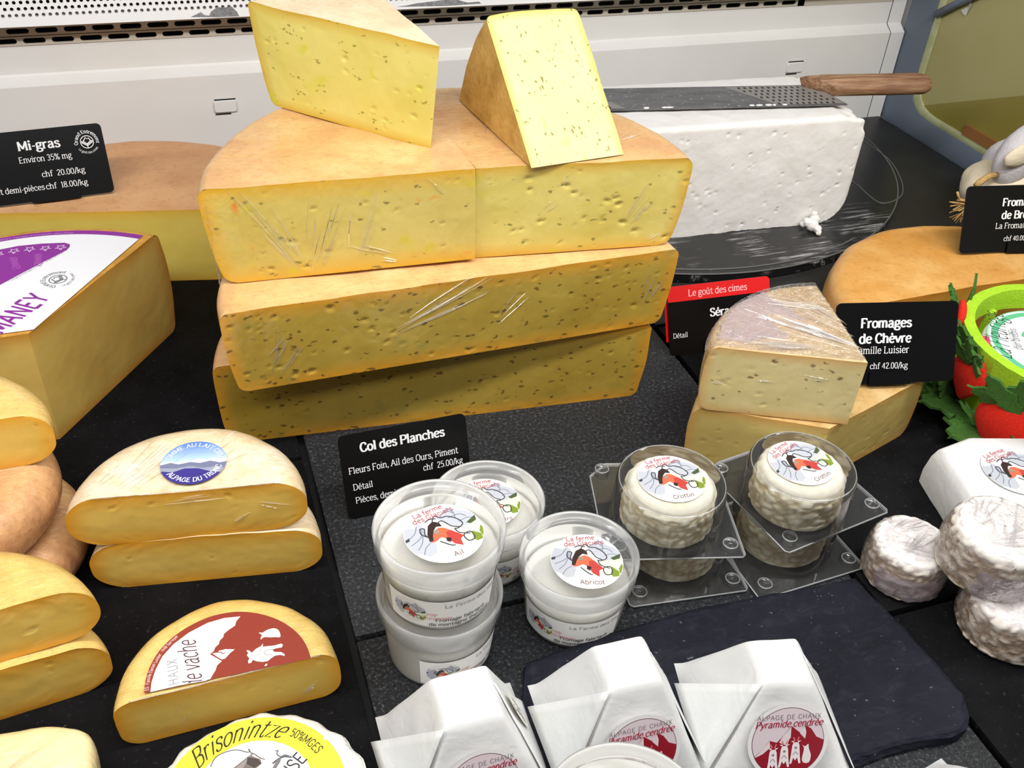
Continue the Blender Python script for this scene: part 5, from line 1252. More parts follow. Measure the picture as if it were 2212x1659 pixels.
def pot(label, x, y, z, rz, lab_ang, txt, lab_off, fill='full', side_mid=-90, group='tubs of fresh cheese', mound=(.0, .0)):
    c = thing('cheese_tub', label, 'tub', (x, y, z), rz, group)
    prof = [(.0005, .0012), (.0270, .0012), (.0288, .0), (.0303, .0012), (.0304, .003), (.0338, .0400), (.0338, .0425)]
    mesh('cup', *lathe(prof, 72), M_POT, c)
    # cheese inside: level, with an uneven heap on top
    V = []; n, m = 64, 26
    rb = lambda zz: .0297+(.0330-.0297)*(zz/.040)
    lvl = .0335 if fill == 'full' else .0305
    for i in range(n):
        a = 2*PI*i/n
        for j in range(m):
            if j < 8:
                zz = .0016+(lvl-.0016)*j/7; r = rb(zz)
            else:
                s = 1-(j-7)/(m-8); r = rb(lvl)*s; xx, yy = r*math.cos(a), r*math.sin(a)
                d = math.hypot(xx-mound[0], yy-mound[1]); bump = .0105*max(0, 1-(d/.0265)**4)*(1+.10*fbm((xx, yy, 0), 120, 3))
                zz = lvl+(bump if fill == 'full' else bump*.9)
                zz = min(zz, .0470)
            V.append((r*math.cos(a), r*math.sin(a), zz))
    mesh('fresh_cheese', V, gridfaces(n, m, wrap=True), M_FRESH, c)
    # lid: skirt, rounded rim, sunk clear disc
    rim = [(.0349, .0392), (.0352, .0388), (.0358, .0400), (.0364, .0490), (.0365, .0500), (.0362, .0518), (.0354, .0525), (.0345, .0522), (.0338, .0512), (.0333, .0498), (.0322, .0494), (.0318, .0488)]
    mesh('lid_rim', *lathe(rim, 96), M_RIM, c)
    V, Fc = lathe([(.0318, .0488), (.0312, .0482), (.020, .0484), (.0005, .0485)], 72)
    mesh('lid_disc', V, Fc, M_LID, c)
    pr = Print(); ferme_art(pr, .0218, txt, ang=lab_ang-rz, cx=lab_off[0], cy=lab_off[1])
    o = pr.build('lid_label', plane_fn((0, 0, .0485)), c); o['label'] = 'round paper lid label with a chamois'
    # wrap-round side label
    if side_mid is not None:
        pr = Print(); pr.poly([(-.033, .0045), (.033, .0045), (.033, .0270), (-.033, .0270)], lin(240, 239, 236)); pr.up()
        ferme_art(pr, .0098, '', mini=True, cx=-.0195, cy=.0158); pr.up()
        pr.text('Vroy', -.0105, .0150, .0027, lin(206, 96, 104), serif=False, weight=.8, slant=.2); pr.text('Entremonts', -.0125, .0115, .0023, lin(206, 96, 104), serif=False, weight=.8, slant=.2)
        pr.text('La Ferme des Glaciers', .000, .0218, .0027, lin(120, 116, 118), serif=False, weight=.8, thin=.7, sp=.5)
        pr.text('Fromage fabriqué à', -.0050, .0098, .0026, lin(46, 44, 46), serif=False, weight=1.1, thin=.9, sx=1.05); pr.text('de montagne thermisé', -.0085, .0060, .0026, lin(46, 44, 46), serif=False, weight=1.1, thin=.9, sx=1.05)
        sm = R_(side_mid)-rz
        def wrap(u, v, w):
            r = .0304+(.0338-.0304)*(v/.040)+.0002+w; a = sm+u/.0318; return (r*math.cos(a), r*math.sin(a), v)
        o = pr.build('side_label', wrap, c, maxlen=.003); o['label'] = 'paper side label with a chamois and printed lines'
    return c
pot('lower tub of the pair stacked before the small black price card', .1005, .3564, .0004, R_(0), R_(-10), '', (0, 0), side_mid=-66)
pot('upper tub of white cheese labelled Ail, stacked on another tub', .1003, .3572, .0510, R_(0), R_(8), 'Ail', (.0015, -.0035), side_mid=-100, mound=(.001, -.003))
pot('single tub labelled des ours half hidden behind the stacked tubs', .1497, .4190, .0004, R_(0), R_(-6), 'Ail des ours', (-.001, .000), side_mid=-60, mound=(.003, -.003))
pot('single tub labelled Abricot beside the clear crottin packs', .1880, .3587, .0004, R_(0), R_(-16), 'Abricot', (.0035, -.0040), fill='low', side_mid=-118, mound=(-.004, -.004))
pot('lower tub under the lid that stands before the wrapped pyramids', .1290, .1740, .0004, R_(0), 0, '', (0, 0), side_mid=None)
pot('tub whose lid alone shows before the wrapped pyramids', .1290, .1740, .0510, R_(0), R_(0), '', (0, -.003), side_mid=-90)

# ================================================================== crottins in clear packs
def crottin(label, x, y, z, seed, r=.0300, h=.0310, mat=None, amp=.0016, group='crottins in clear packs', rot=(0, 0, 0), name='crottin_cheese'):
    c = thing(name, label, 'cheese', (x, y, z), group=group, rot=rot)
    prof = [(.0006, 0), (r*.5, 0), (r*.86, 0)]+[(r*.86+r*.12*math.sin(a), r*.12-r*.12*math.cos(a)) for a in np.linspace(.2, PI/2, 5)]+[(r*(.98-.03*t), r*.12+(h-r*.34)*t) for t in np.linspace(.06, 1, 18)]+[(r*.73+r*.22*math.cos(a), h-r*.22+r*.22*math.sin(a)) for a in np.linspace(.15, PI/2, 7)]+[(r*.5, h), (r*.25, h), (.0006, h)]
    n = 120; V, Fc = lathe(prof, n); V2 = []; fold = []; top = []
    for x_, y_, z_ in V:
        p_ = Vector((x_, y_, z_)); rr = math.hypot(x_, y_)
        w = abs(fbm((x_, y_, z_*1.5), 125, seed, 2)); w2 = fbm((x_, y_, z_), 260, seed+3)
        fl = min(1, w*2.6+.25*w2+.15); fold.append(max(0, fl)); t = min(1, max(0, (z_-h*.78)/(h*.16))); top.append(t)
        d = amp*(fl-.5)*(1-.6*t); dirn = Vector((x_/max(rr, 1e-4), y_/max(rr, 1e-4), .3)) if rr > r*.5 else Vector((0, 0, 1))
        q_ = p_+dirn*d if z_ > .0015 else p_; V2.append((q_.x, q_.y, max(q_.z, 0)))
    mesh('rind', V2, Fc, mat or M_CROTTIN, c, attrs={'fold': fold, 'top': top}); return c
def pack(label, x, y, z, rz, side, txt, lab_ang, seed, lab_off=(0, 0), crot_lab='', lab=True, chop=.012, fo=(0, 0)):
    c = thing('clear_pack', label, 'plastic pack', (x, y, z), R_(rz), 'clear clamshell packs of crottin')
    s = side/2; outl = [(-s, -s+.002), (-s+.002, -s), (s-.002, -s), (s, -s+.002), (s, s-chop), (s-chop, s), (-s+chop, s), (-s, s-chop)]; outl = [(a+fo[0], b_+fo[1]) for a, b_ in outl]
    V, Fc = prism(outl, .0004, .0011); V2, F2 = prism(outl, .0017, .0023)
    fl = mesh('flange', *join((V, Fc), (V2, F2)), M_CLEAR, c, smooth=False)
    edge = [(x_, y_, .0014) for x_, y_ in outl]; mesh('flange_edge', *tube(edge, .00055, 5, closed=True), M_RIM, fl)
    prof = [(.0362, .0023), (.0358, .0040), (.0350, .0300), (.0347, .0335), (.0338, .0352), (.0320, .0358), (.0300, .0357), (.0285, .0350), (.0282, .0349), (.0005, .0350)]
    mesh('dome', *lathe(prof, 80), M_CLEAR, c)
    mesh('dome_ring', *tube([(.0334*math.cos(a), .0334*math.sin(a), .0355) for a in np.linspace(0, 2*PI, 64, endpoint=False)], .00035, 5, closed=True), M_RIM, c)
    k_ = s-.0085
    for sx_, sy_ in ((-1, -1), (1, -1), (1, 1), (-1, 1)):
        nb = lathe([(.0052, .0023), (.0050, .0046), (.0046, .0052), (.0036, .0052), (.0033, .0046), (.0033, .0030), (.0005, .0029)], 24)
        o = mesh('snap_stud', [(vx+sx_*k_+fo[0], vy+sy_*k_+fo[1], vz) for vx, vy, vz in nb[0]], nb[1], M_CLEAR, c)
        mesh('stud_ring', *tube([(sx_*k_+fo[0]+.0046*math.cos(a), sy_*k_+fo[1]+.0046*math.sin(a), .0051) for a in np.linspace(0, 2*PI, 20, endpoint=False)], .0004, 5, closed=True), M_RIM, o)
    if lab:
        pr = Print(); ferme_art(pr, .0215, txt, ang=R_(lab_ang)-R_(rz), cx=lab_off[0], cy=lab_off[1])
        o = pr.build('label', plane_fn((0, 0, .0350)), c); o['label'] = 'round paper label with a chamois'
    return c
PKZ = .0372
for (x, y, rz, z, side, lbl, clbl, lang, off, sd, fo) in (
    (.2690, .3850, -6.5, .0005, .081, 'clear pack at the foot of the stack beside the Abricot tub', 'wrinkled crottin in the lower pack beside the Abricot tub', -8, (0, 0), 1, (0, 0)),
    (.2585, .3830, -14.5, PKZ, .088, 'clear crottin pack on top of the stack beside the Abricot tub', 'wrinkled crottin in the upper pack beside the Abricot tub', -4, (.0, .002), 2, (.001, .0095)),
    (.3475, .3750, 3.0, .0005, .084, 'clear pack at the foot of the stack next to the film-wrapped crottins', 'wrinkled crottin in the lower pack next to the film-wrapped crottins', 0, (0, 0), 3, (0, 0)),
    (.3475, .3725, 9.0, PKZ, .088, 'clear crottin pack on top of the stack next to the film-wrapped crottins', 'wrinkled crottin in the upper pack next to the film-wrapped crottins', 16, (.001, .003), 4, (.011, .010))):
    pk = pack(lbl, x, y, z, rz, side, 'Crottin', lang, sd, off, fo=fo)
    crottin(clbl, x, y, z+.0030, sd*11)
# film-wrapped crottins
def filmed(label, x, y, z, seed, r, h, rot):
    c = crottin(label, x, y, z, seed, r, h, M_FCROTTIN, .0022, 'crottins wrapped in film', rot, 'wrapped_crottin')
    V, Fc = lathe([(r*.9, .002), (r*1.03, r*.2), (r*1.04, h*.5), (r*1.0, h*.8), (r*.86, h*.97), (r*.6, h*1.03), (.0006, h*1.03)], 60)
    V = [(x_*(1+.05*fbm((x_, y_, z_), 130, seed)), y_*(1+.05*fbm((x_, y_, z_), 130, seed+2)), z_*(1+.03*fbm((x_, y_, z_), 150, seed+4))) for x_, y_, z_ in V]
    mesh('cling_film', V, Fc, M_FILMCLEAR, c)
    folds(c, lambda u, v, w: (u, v, h*1.035+w), [(-r*.5, -r*.3, r*.5, r*.2, 9, r*.4), (-r*.3, r*.4, r*.4, r*.5, 7, r*.35), (-r*.6, .0, r*.2, -r*.5, 7, r*.3)], seed, .0012, .0008)
    # gathered tail of film
    n1, n2 = 14, 22; V = []
    for i in range(n1):
        for j in range(n2):
            a = R_(190+100*j/(n2-1)); t = i/(n1-1); rr_ = r*(1.03+.05*abs(fbm((a*2, t, 0), 2.5, seed))); V.append((rr_*math.cos(a), rr_*math.sin(a), h*(.10+.55*t)+.002*nz((a*4, t*4, 0), 1.5, seed)))
    mesh('gathered_film', V, gridfaces(n1, n2), M_FILMBUNCH, c)
    return c
filmed('film-wrapped crottin leaning on the two others, next to the clear packs', .4120, .3250, .0005, 61, .0265, .0330, (0, 0, 0))
filmed('film-wrapped crottin in the middle, raised against the two others', .4400, .2935, .0335, 62, .0305, .0375, (R_(3), R_(-2), .4))
filmed('film-wrapped crottin tilted forward beside the slate', .4470, .2670, .0005, 63, .0300, .0325, (0, 0, 1.2))

# ================================================================== paper-wrapped pyramids and slate
def crumple(P4, n, m, seed, amp):
    """bilinear paper panel with soft creases"""
    A_, B_, C_, D_ = [np.array(p, float) for p in P4]; nn = _n(np.cross(B_-A_, D_-A_)); V = []
    for i in range(n):
        for j in range(m):
            u, v = i/(n-1), j/(m-1); p_ = (A_*(1-u)+B_*u)*(1-v)+(D_*(1-u)+C_*u)*v
            f = math.sin(PI*u)*math.sin(PI*v); p_ = p_+nn*amp*f**.7*fbm(tuple(p_), 55, seed); V.append(tuple(p_))
    return V, gridfaces(n, m)
def pyramid(label, x, y, z, rz, bh, th, h, seed, txt_side=False, flap=True):
    c = thing('paper_parcel', label, 'wrapped cheese', (x, y, z), R_(rz), 'goat cheese pyramids in white paper')
    B_ = [(-bh, -bh, .0003), (bh, -bh, .0003), (bh, bh, .0003), (-bh, bh, .0003)]; T_ = [(-th, -th, h), (th, -th, h*.985), (th, th, h*1.01), (-th, th, h)]
    parts = []
    for i in range(4): parts.append(crumple([B_[i], B_[(i+1) % 4], T_[(i+1) % 4], T_[i]], 16, 16, seed+i, .0045))
    parts.append(crumple(T_, 16, 16, seed+9, .0008)); parts.append(([B_[0], B_[3], B_[2], B_[1]], [(0, 1, 2, 3)]))
    V, Fc = join(*parts); bm = bmesh.new(); vs = [bm.verts.new(v) for v in V]
    for f in Fc: bm.faces.new([vs[i] for i in f])
    bmesh.ops.remove_doubles(bm, verts=bm.verts, dist=.00005)
    for _ in range(5): bmesh.ops.smooth_vert(bm, verts=[v for v in bm.verts if v.co.z > .003], factor=.5, use_axis_x=True, use_axis_y=True, use_axis_z=True)
    bmesh.ops.recalc_face_normals(bm, faces=bm.faces); bmobj('paper', bm, M_PAPER, c, True, 50)
    # folded side flaps: a triangular lap on the left and on the back right
    e = .0016
    def lap(P, name='paper_flap'):
        P = [np.array(p, float) for p in P]; nn = _n(np.cross(P[1]-P[0], P[2]-P[0])); V = []; k = 10
        for i in range(k+1):
            for j in range(k+1-i):
                u, v = i/k, j/k; p_ = P[0]+(P[1]-P[0])*u+(P[2]-P[0])*v; V.append(tuple(p_+nn*.0007*fbm(tuple(p_), 60, seed)))
        idx = {}; q_ = 0
        for i in range(k+1):
            for j in range(k+1-i): idx[(i, j)] = q_; q_ += 1
        Fc = []
        for i in range(k):
            for j in range(k-i):
                Fc.append((idx[(i, j)], idx[(i+1, j)], idx[(i, j+1)]))
                if (i+1, j+1) in idx and i+j+2 <= k: Fc.append((idx[(i+1, j)], idx[(i+1, j+1)], idx[(i, j+1)]))
        o = mesh(name, V, Fc, M_PAPER, c); md = o.modifiers.new('thick', 'SOLIDIFY'); md.thickness = .0005; return o
    if flap:
        lap([(-th-.0012, -th-.0006, h*.99), (-bh-.007, bh*.45, .0125), (-bh-.0025, -bh*.86, .003)])
        lap([(th+.0006, th*.2, h*.99), (bh+.0015, -bh*.98, .003), (bh+.0012, bh*.55, .006)])
    # round label on the front
    fu = _n(np.array((1, 0, 0.))); fv = _n(np.array((0, bh-th, h))); nn = np.cross(fu, fv)
    org = np.array((0, -bh, 0))+fv*.0275-(nn*-.0)+nn*.0034
    pr = Print(); R = .0218; WN = lin(150, 16, 36); PK = lin(222, 206, 212)
    pr.disc(0, 0, R, lin(236, 232, 232), 48); pr.up(); pr.disc(0, 0, R*.90, lin(96, 60, 70), 48); pr.up(); pr.disc(0, 0, R*.885, PK, 48); pr.up()
    pr.clip_circle(0, 0, R*.885)
    pr.poly([(x_*R, y_*R) for x_, y_ in [(-.9, -.42), (-.62, -.14), (-.46, .06), (-.28, .0), (-.10, .20), (.06, .42), (.30, .22), (.40, .42), (.56, .32), (.70, .10), (.90, .0), (.9, -1), (-.9, -1)]], WN); pr.up()
    for P in ([(.06, .40), (-.16, .12), (-.22, .0), (-.02, -.10), (.02, .06), (.06, .12)], [(.40, .40), (.28, .22), (.42, .06), (.44, .24)], [(-.46, .05), (-.62, -.14), (-.84, -.38), (-.62, -.28), (-.44, -.12)]): pr.poly([(x_*R, y_*R) for x_, y_ in P], lin(226, 214, 214))
    for gx, gy in ((-.36, -.26), (-.08, -.18), (.20, -.10)):
        W = lin(240, 232, 232); P_ = lambda L: [((gx+a)*R, (gy+b_)*R) for a, b_ in L]
        pr.poly(P_([(-.09, .0), (-.06, .08), (.06, .08), (.09, .0), (.11, -.25), (.14, -.48), (.09, -.48), (.05, -.32), (.0, -.40), (-.05, -.32), (-.09, -.48), (-.14, -.48), (-.11, -.25)]), W)
        pr.poly(P_([(-.05, .07), (-.13, .12), (-.05, .12)]), W); pr.poly(P_([(.05, .07), (.13, .12), (.05, .12)]), W); pr.stroke(P_([(-.03, .12), (-.07, .22)]), R*.03, lin(220, 120, 130)); pr.stroke(P_([(.03, .12), (.07, .22)]), R*.03, lin(220, 120, 130))
        pr.up(); pr.disc((gx)*R, (gy-.06)*R, R*.035, lin(150, 130, 134), 10); pr.stroke(P_([(-.06, -.24), (.0, -.16), (.06, -.24)]), R*.02, lin(150, 130, 134)); pr.L -= 1
    pr.poly(crom([((.46+a)*R, (-.20+b_)*R) for a, b_ in [(-.05, .0), (-.10, .10), (-.03, .06), (.05, .12), (.07, .0), (.13, -.18), (.10, -.36), (-.02, -.38), (-.09, -.28), (-.05, .0)]], 3), lin(240, 232, 232))
    pr.clip = None; pr.up()
    pr.text('ALPAGE DE CHAUX', 0, R*.60, R*.115, lin(118, 104, 112), align='c', serif=False, weight=.8, thin=.7, sp=.8); pr.text('Pyramide cendrée', 0, R*.40, R*.175, lin(166, 24, 58), align='c', serif=False, weight=1.2, thin=.7, slant=.22, sx=.86)
    o = pr.build('round_label', lambda u, v, w: org+fu*u+fv*v+nn*w, c); o['label'] = 'round label with red mountains and goats'
    if txt_side:
        su = _n(np.array((-.35, .95, .0))); sv = _n(np.array((-(bh-th), 0, h))); sn = np.cross(np.array((0, 1, 0.)), sv); su = np.array((0, 1, 0.))
        o_ = np.array((bh, 0, 0))+sv*.036+sn*.0032; pr = Print()
        pr.disc(0, 0, .0072, lin(232, 230, 218), 30, ry=.0160); pr.up(); pr.text('Alpage', 0, -.011, .0042, lin(60, 60, 58), ang=PI/2, serif=False, weight=.9, slant=.2, sx=.8); pr.text('La Chaux', .005, -.010, .0036, lin(60, 60, 58), ang=PI/2, serif=False, weight=.9, slant=.2, sx=.8); pr.disc(-.003, .008, .0022, lin(60, 60, 58), 14, r0=.0016)
        o = pr.build('oval_seal', lambda u, v, w: o_+su*u+sv*v+sn*w, c); o['label'] = 'small oval seal'
    return c
slp = [onz(px, py, .0085) for px, py in [(1130, 1428), (1300, 1366), (1480, 1312), (1600, 1288), (1850, 1243), (1960, 1352), (2090, 1497), (2108, 1545), (2100, 1575), (2075, 1590), (1990, 1602), (1920, 1622), (1860, 1650), (1780, 1680), (1640, 1715), (1400, 1760), (1150, 1800), (1120, 1600)]]
ctr = np.mean(slp, axis=0); sl = thing('slate_board', 'dark slate plate with a rough broken edge under a wrapped pyramid', 'slate', (ctr[0], ctr[1], 0))
outl = []
for i in range(len(slp)):
    a_, b_ = slp[i], slp[(i+1) % len(slp)]; m_ = max(2, int(np.linalg.norm(b_-a_)/.004))
    for j in range(m_): p_ = a_+(b_-a_)*j/m_; outl.append((p_[0]-ctr[0], p_[1]-ctr[1]))
n = len(outl); V = []
for lv, (z_, ins, am) in enumerate(((.0004, .0010, .0030), (.0026, .0, .0040), (.0050, .0016, .0050), (.0070, .0012, .0046), (.0085, .0040, .0060))):
    for (x_, y_) in outl:
        L = math.hypot(x_, y_); k_ = 1-(ins+am*(fbm((x_, y_, z_*40), 70, lv)+.4)*(1.0 if y_ < -.02 else .35))/L; V.append((x_*k_, y_*k_, z_))
Fc = []
for r_ in range(4):
    for i in range(n): Fc.append((r_*n+i, r_*n+(i+1) % n, (r_+1)*n+(i+1) % n, (r_+1)*n+i))
Fc += [tuple(4*n+i for i in range(n)), tuple(i for i in range(n))[::-1]]
mesh('plate', V, Fc, M_SLATE, sl, smooth=False)
pyramid('white paper pyramid with a small oval seal on its side', .0930, .2790, .0002, 0, .0400, .0150, .0600, 71, True)
pyramid('white paper pyramid standing between two others', .1760, .2680, .0087, -3, .0385, .0140, .0610, 75)
pyramid('white paper pyramid standing on the slate', .2580, .2500, .0087, -13, .0400, .0135, .0540, 79)
pyramid('white paper parcel whose tip shows before the slate', .3160, .1560, .0002, 10, .0400, .0130, .0500, 84)

# --- flat cheese in white paper by the basket
PC = np.array((.5330, .3480)); PH = .0360
c = thing('paper_parcel', 'flat cheese folded in white paper with a chamois label', 'wrapped cheese', (PC[0], PC[1], 0), R_(-16))
oct_ = [(.042, -.026), (.042, .026), (.022, .050), (-.030, .050), (-.060, .036), (-.058, -.024), (-.030, -.050), (.018, -.050)]
V = []; rows = ((.0003, 1.0), (.012, 1.01), (.026, .985), (.0335, .94), (.0360, .88), (.0368, .6), (.0370, .3), (.0370, .001)); nn_ = 8*6
ol = []
for i in range(8):
    a_, b_ = np.array(oct_[i]), np.array(oct_[(i+1) % 8])
    for j in range(6): ol.append(a_+(b_-a_)*j/6)
for z_, s_ in rows:
    for p_ in ol: V.append((p_[0]*s_*(1+.012*fbm((p_[0], p_[1], z_), 60, 4)), p_[1]*s_*(1+.012*fbm((p_[0], p_[1], z_), 60, 5)), z_+(.0008*fbm((p_[0]*s_, p_[1]*s_, 0), 60, 6) if s_ < .9 else 0)))
Fc = []
for r_ in range(len(rows)-1):
    for i in range(nn_): Fc.append((r_*nn_+i, r_*nn_+(i+1) % nn_, (r_+1)*nn_+(i+1) % nn_, (r_+1)*nn_+i))
mesh('paper', V, Fc, M_PAPER, c, smooth=True, angle=40)
q = px_on(PH, PC, R_(-16)); lc = q(2195, 1022); pr = Print(); ferme_art(pr, .0245, 'Crottin', ang=R_(16+2), cx=lc[0], cy=lc[1])
o = pr.build('label', plane_fn((0, 0, .0378)), c); o['label'] = 'round paper label with a chamois'

# ================================================================== felt basket and soft toy
BK = np.array((.6430, .4440)); BKR = .0830
c = thing('felt_basket', 'lime green felt basket with red and dark green felt flowers', 'basket', (BK[0], BK[1], 0))
def band(name, r0, r1, z0, z1, th, mat, seed, a0=0, a1=360, tiltz=0.0):
    n = 90; V = []
    for i in range(n+1):
        a = R_(a0+(a1-a0)*i/n)
        for (r, z) in ((r0, z0), (r1, z1), (r1-th, z1), (r0-th, z0)):
            V.append((r*math.cos(a), r*math.sin(a), z+tiltz*math.cos(a-R_(150))+.0006*nz((a*4, z, 0), 3, seed)))
    Fc = []
    for i in range(n):
        for k_ in range(4): Fc.append((i*4+k_, (i+1)*4+k_, (i+1)*4+(k_+1) % 4, i*4+(k_+1) % 4))
    return mesh(name, V, Fc, mat, c, smooth=True, angle=40)
band('rim_band', BKR, BKR+.001, .054, .072, .009, M_LIME, 1); band('lower_band', BKR-.010, BKR-.003, .012, .034, .009, M_LIME, 2)
mesh('base', *lathe([(.0005, .001), (.066, .001), (.067, .008), (.0005, .008)], 48), M_LIME, c)
for i in range(9):
    a = R_(20+i*40); r = BKR-.007
    P = [(r*math.cos(a)-.004*math.sin(a)*s, r*math.sin(a)+.004*math.cos(a)*s, z) for s, z in ((-1, .03), (1, .03), (1, .056), (-1, .056))]
    P += [(x_*.93, y_*.93, z_) for x_, y_, z_ in P]
    mesh('upright', P, [(0, 1, 2, 3), (7, 6, 5, 4), (0, 4, 5, 1), (1, 5, 6, 2), (2, 6, 7, 3), (3, 7, 4, 0)], M_LIME, c, smooth=False)
def leaf(name, org, d, up_, L, w, mat, seed, lobes=5, th=.0022):
    """toothed felt leaf: org base, d length direction, up_ width direction"""
    org, d, up_ = np.array(org, float), _n(d), _n(up_); nn = np.cross(d, up_); O_ = []
    for i in range(lobes*2+1):
        t_ = i/(lobes*2); ww = w*math.sin(PI*min(.98, .12+t_*.88))*(1.0 if i % 2 else .62); O_.append((t_*L+(L*.07 if i % 2 else 0), ww))
    full = O_+[(L*1.12, 0)]+[(a, -b_) for a, b_ in O_[::-1]]
    V = [tuple(org+d*a+up_*b_+nn*(th/2+.10*L*math.sin(a/L*2.2+seed))) for a, b_ in full]+[tuple(org+d*a+up_*b_+nn*(-th/2+.10*L*math.sin(a/L*2.2+seed))) for a, b_ in full]
    k_ = len(full); Fc = [tuple(range(k_)), tuple(range(k_, 2*k_))[::-1]]+[(i, k_+i, k_+(i+1) % k_, (i+1) % k_) for i in range(k_)]
    return mesh(name, V, Fc, mat, c, smooth=False)
def berry(a, z, s, sd):
    """red felt strawberry sewn to the outside, point down, with its own leaf crown"""
    r = BKR+.004; bm = bmesh.new(); bmesh.ops.create_uvsphere(bm, u_segments=20, v_segments=14, radius=1)
    for v in bm.verts:
        k_ = .45+.55*min(1, (v.co.z+1.0)/1.1); v.co = Vector((v.co.x*.38*k_, v.co.y*k_, v.co.z*1.15))*s
    bmesh.ops.rotate(bm, verts=bm.verts, cent=(0, 0, 0), matrix=Matrix.Rotation(a, 3, 'Z')); bmesh.ops.translate(bm, verts=bm.verts, vec=(r*math.cos(a), r*math.sin(a), z))
    return bmobj('strawberry', bm, M_RED, c, True)
ta = lambda a: np.array((-math.sin(a), math.cos(a), 0)); ra = lambda a: np.array((math.cos(a), math.sin(a), 0))
for a_d, z, s in ((140, .066, .015), (174, .046, .019), (206, .026, .029), (258, .036, .028), (300, .036, .024)):
    a = R_(a_d); berry(a, z, s, a_d)
    for j, (dz, dt) in enumerate(((.9, -.9), (1.0, 0), (.9, .9), (.5, -1.6), (.5, 1.6))):
        leaf('leaf', ra(a)*(BKR+.008)+np.array((0, 0, z+s*.75)), np.array((0, 0, dz*.5))+ta(a)*dt*.55+ra(a)*.25, ta(a)*dz-np.array((0, 0, dt*.4)), s*1.25, s*.42, M_FELT, a_d+j, 3)
for a_d in (112, 140, 152, 196, 275, 320):
    a = R_(a_d)
    for j in range(2): leaf('leaf', ra(a)*(BKR-.002)+np.array((0, 0, .010)), np.array((0, 0, .6))+ta(a)*(.8 if j else -.8)+ra(a)*.35, ta(a)*.6-np.array((0, 0, .8)), .034, .011, M_FELT, a_d+j, 4)
for a_d in (126, 160, 178):
    a = R_(a_d); leaf('leaf', ra(a)*(BKR+.002)+np.array((0, 0, .052)), np.array((0, 0, .8))+ta(a)*-.7+ra(a)*.1, ta(a)*.8+np.array((0, 0, .5)), .040, .010, M_FELT, a_d, 5)
for a_d in (148, 170, 190): leaf('ground_leaf', ra(R_(a_d))*(BKR-.012)+np.array((0, 0, .004)), ra(R_(a_d))*.9+np.array((0, 0, .25)), ta(R_(a_d)), .044, .024, M_FELT, a_d, 4)
# cheese with green-rimmed paper inside
fc_ = np.array((.6380, .4460)); FZ = .0150
c2 = thing('packed_cheese', 'round cheese with a green-rimmed white label standing in the felt basket', 'wrapped cheese', (fc_[0], fc_[1], FZ))
mesh('paper', *lathe([(.0005, 0), (.054, 0), (.058, .004), (.060, .040), (.058, .0445), (.052, .0460), (.0005, .0462)], 64), M_PAPER, c2)
q = px_on(FZ+.0465, fc_, 0); pr = Print(); GRN = lin(96, 186, 140)
pr.disc(0, 0, .057, lin(242, 243, 243), 64); pr.up(); pr.disc(0, 0, .0545, GRN, 64, r0=.0490); pr.disc(0, 0, .0575, lin(150, 214, 180), 64, r0=.0562); pr.up()
Z2 = lambda x, y: q(1990+x/4.148, 560+y/4.148)
pr.poly([Z2(*p) for p in [(472, 680), (608, 695), (622, 768), (485, 750)]], lin(226, 70, 110)); pr.up(); pr.stroke([Z2(*p) for p in [(545, 700), (540, 730), (520, 760)]], .0012, lin(250, 214, 226)); pr.stroke([Z2(*p) for p in [(540, 725), (575, 735), (590, 760)]], .0012, lin(250, 214, 226))
pa, pb = Z2(822, 905), Z2(760, 600); pr.text('La Fleurlège', *Z2(815, 900), .0175, lin(40, 40, 44), ang=math.atan2(pb[1]-pa[1], pb[0]-pa[0]), serif=False, weight=.55, thin=.35, slant=.25, sx=.52)
pa, pb = Z2(872, 800), Z2(845, 720); pr.text('AU LAIT CRU', *Z2(870, 805), .0040, lin(140, 140, 144), ang=math.atan2(pb[1]-pa[1], pb[0]-pa[0]), serif=False, weight=.9, sx=.8); pr.text('pur brebis', *Z2(910, 815), .0062, lin(130, 130, 134), ang=math.atan2(pb[1]-pa[1], pb[0]-pa[0]), serif=False, weight=1.0, sx=.8)
pr.spoly([Z2(*p) for p in [(900, 690), (905, 660), (935, 640), (960, 660), (950, 700)]], GRN)
o = pr.build('round_label', plane_fn((0, 0, .0464)), c2); o['label'] = 'green-rimmed white round label'

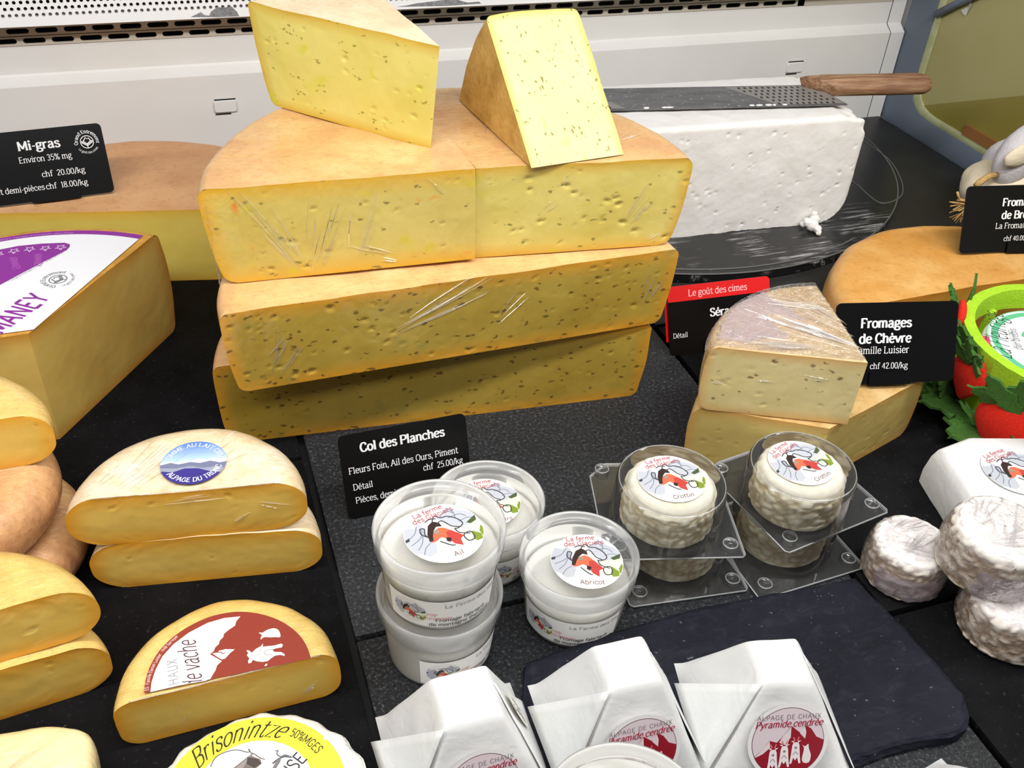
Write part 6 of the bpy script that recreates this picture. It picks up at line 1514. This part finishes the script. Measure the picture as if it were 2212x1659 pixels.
# --- plush sheep lying at the end wall
TY = onz(2190, 430, 0); c = thing('soft_toy', 'white plush animal with a folded ear and a twine bow by the end wall', 'soft toy', (.835, .735, 0))
def blob(name, ctr, rad, mat, seed, amp=.08, rot=None):
    bm = bmesh.new(); bmesh.ops.create_icosphere(bm, subdivisions=4, radius=1)
    for v in bm.verts:
        k_ = 1+amp*fbm(v.co, 2.2, seed); v.co = Vector((v.co.x*rad[0]*k_, v.co.y*rad[1]*k_, v.co.z*rad[2]*k_))
    if rot: bmesh.ops.rotate(bm, verts=bm.verts, cent=(0, 0, 0), matrix=Matrix.Rotation(rot[0], 3, rot[1]))
    bmesh.ops.translate(bm, verts=bm.verts, vec=ctr); return bmobj(name, bm, mat, c, True)
def tl(px, py, y): p_ = ony(px, py, y); return np.array((p_[0]-.835, p_[1]-.735, p_[2]))
bl_ = tl(2122, 400, .735)[0]; body = blob('body', (bl_+.060, .016, .0340), (.060, .045, .034), M_CREAM, 2); blob('back', (bl_+.078, .030, .052), (.046, .036, .032), M_PLUSH, 3)
e1 = tl(2195, 335, .735)
n1, n2 = 26, 20; V = []
# ear: thick folded loop, white outside and cream inside
ear = blob('ear', tuple(e1+np.array((.004, 0, 0))), (.026, .017, .036), M_PLUSH, 5, .06, (R_(24), 'Y'))
blob('ear_lining', tuple(tl(2205, 335, .720)), (.020, .006, .012), M_CREAM, 7, .10, (R_(-16), 'Y'))
tw = [tl(2108, 402, .715), tl(2116, 394, .716), tl(2126, 387, .718), tl(2138, 380, .722), tl(2152, 378, .73)]
mesh('twine', *tube([tuple(t_) for t_ in crom([tuple(t_[:2]) for t_ in tw], 1)] and [tuple(t_) for t_ in tw], .0035, 8), M_TWINE, c)
rnd = random.Random(5); tc_ = tl(2078, 450, .665); V = []; Fc = []
for i in range(26):
    a = rnd.uniform(-.5, 1.1)+PI; L = rnd.uniform(.012, .024)
    P = [tuple(tc_+np.array((.010, 0, .006))), tuple(tc_+np.array((.010, 0, .004))+np.array((math.cos(a)*L*.5, rnd.uniform(-.004, .004), math.sin(a)*L*.4))), tuple(tc_+np.array((.010, 0, .002))+np.array((math.cos(a)*L, rnd.uniform(-.006, .006), math.sin(a)*L*.9)))]
    v_, f_ = tube(P, .0007, 4); V, Fc = join((V, Fc), (v_, f_))
v_, f_ = tube([tuple(tc_+np.array((.010, 0, .006))), tuple(tl(2072, 430, .665)), tuple(tl(2068, 415, .665))], .0012, 5); V, Fc = join((V, Fc), (v_, f_))
v_, f_ = tube([tuple(tc_+np.array((.010, 0, .006))), tuple(tc_+np.array((.035, .02, .006))), (-.02, -.03, .03)], .0030, 6); V, Fc = join((V, Fc), (v_, f_))
mesh('twine_end', V, Fc, M_TWINE, c)
bpy.context.view_layer.update()
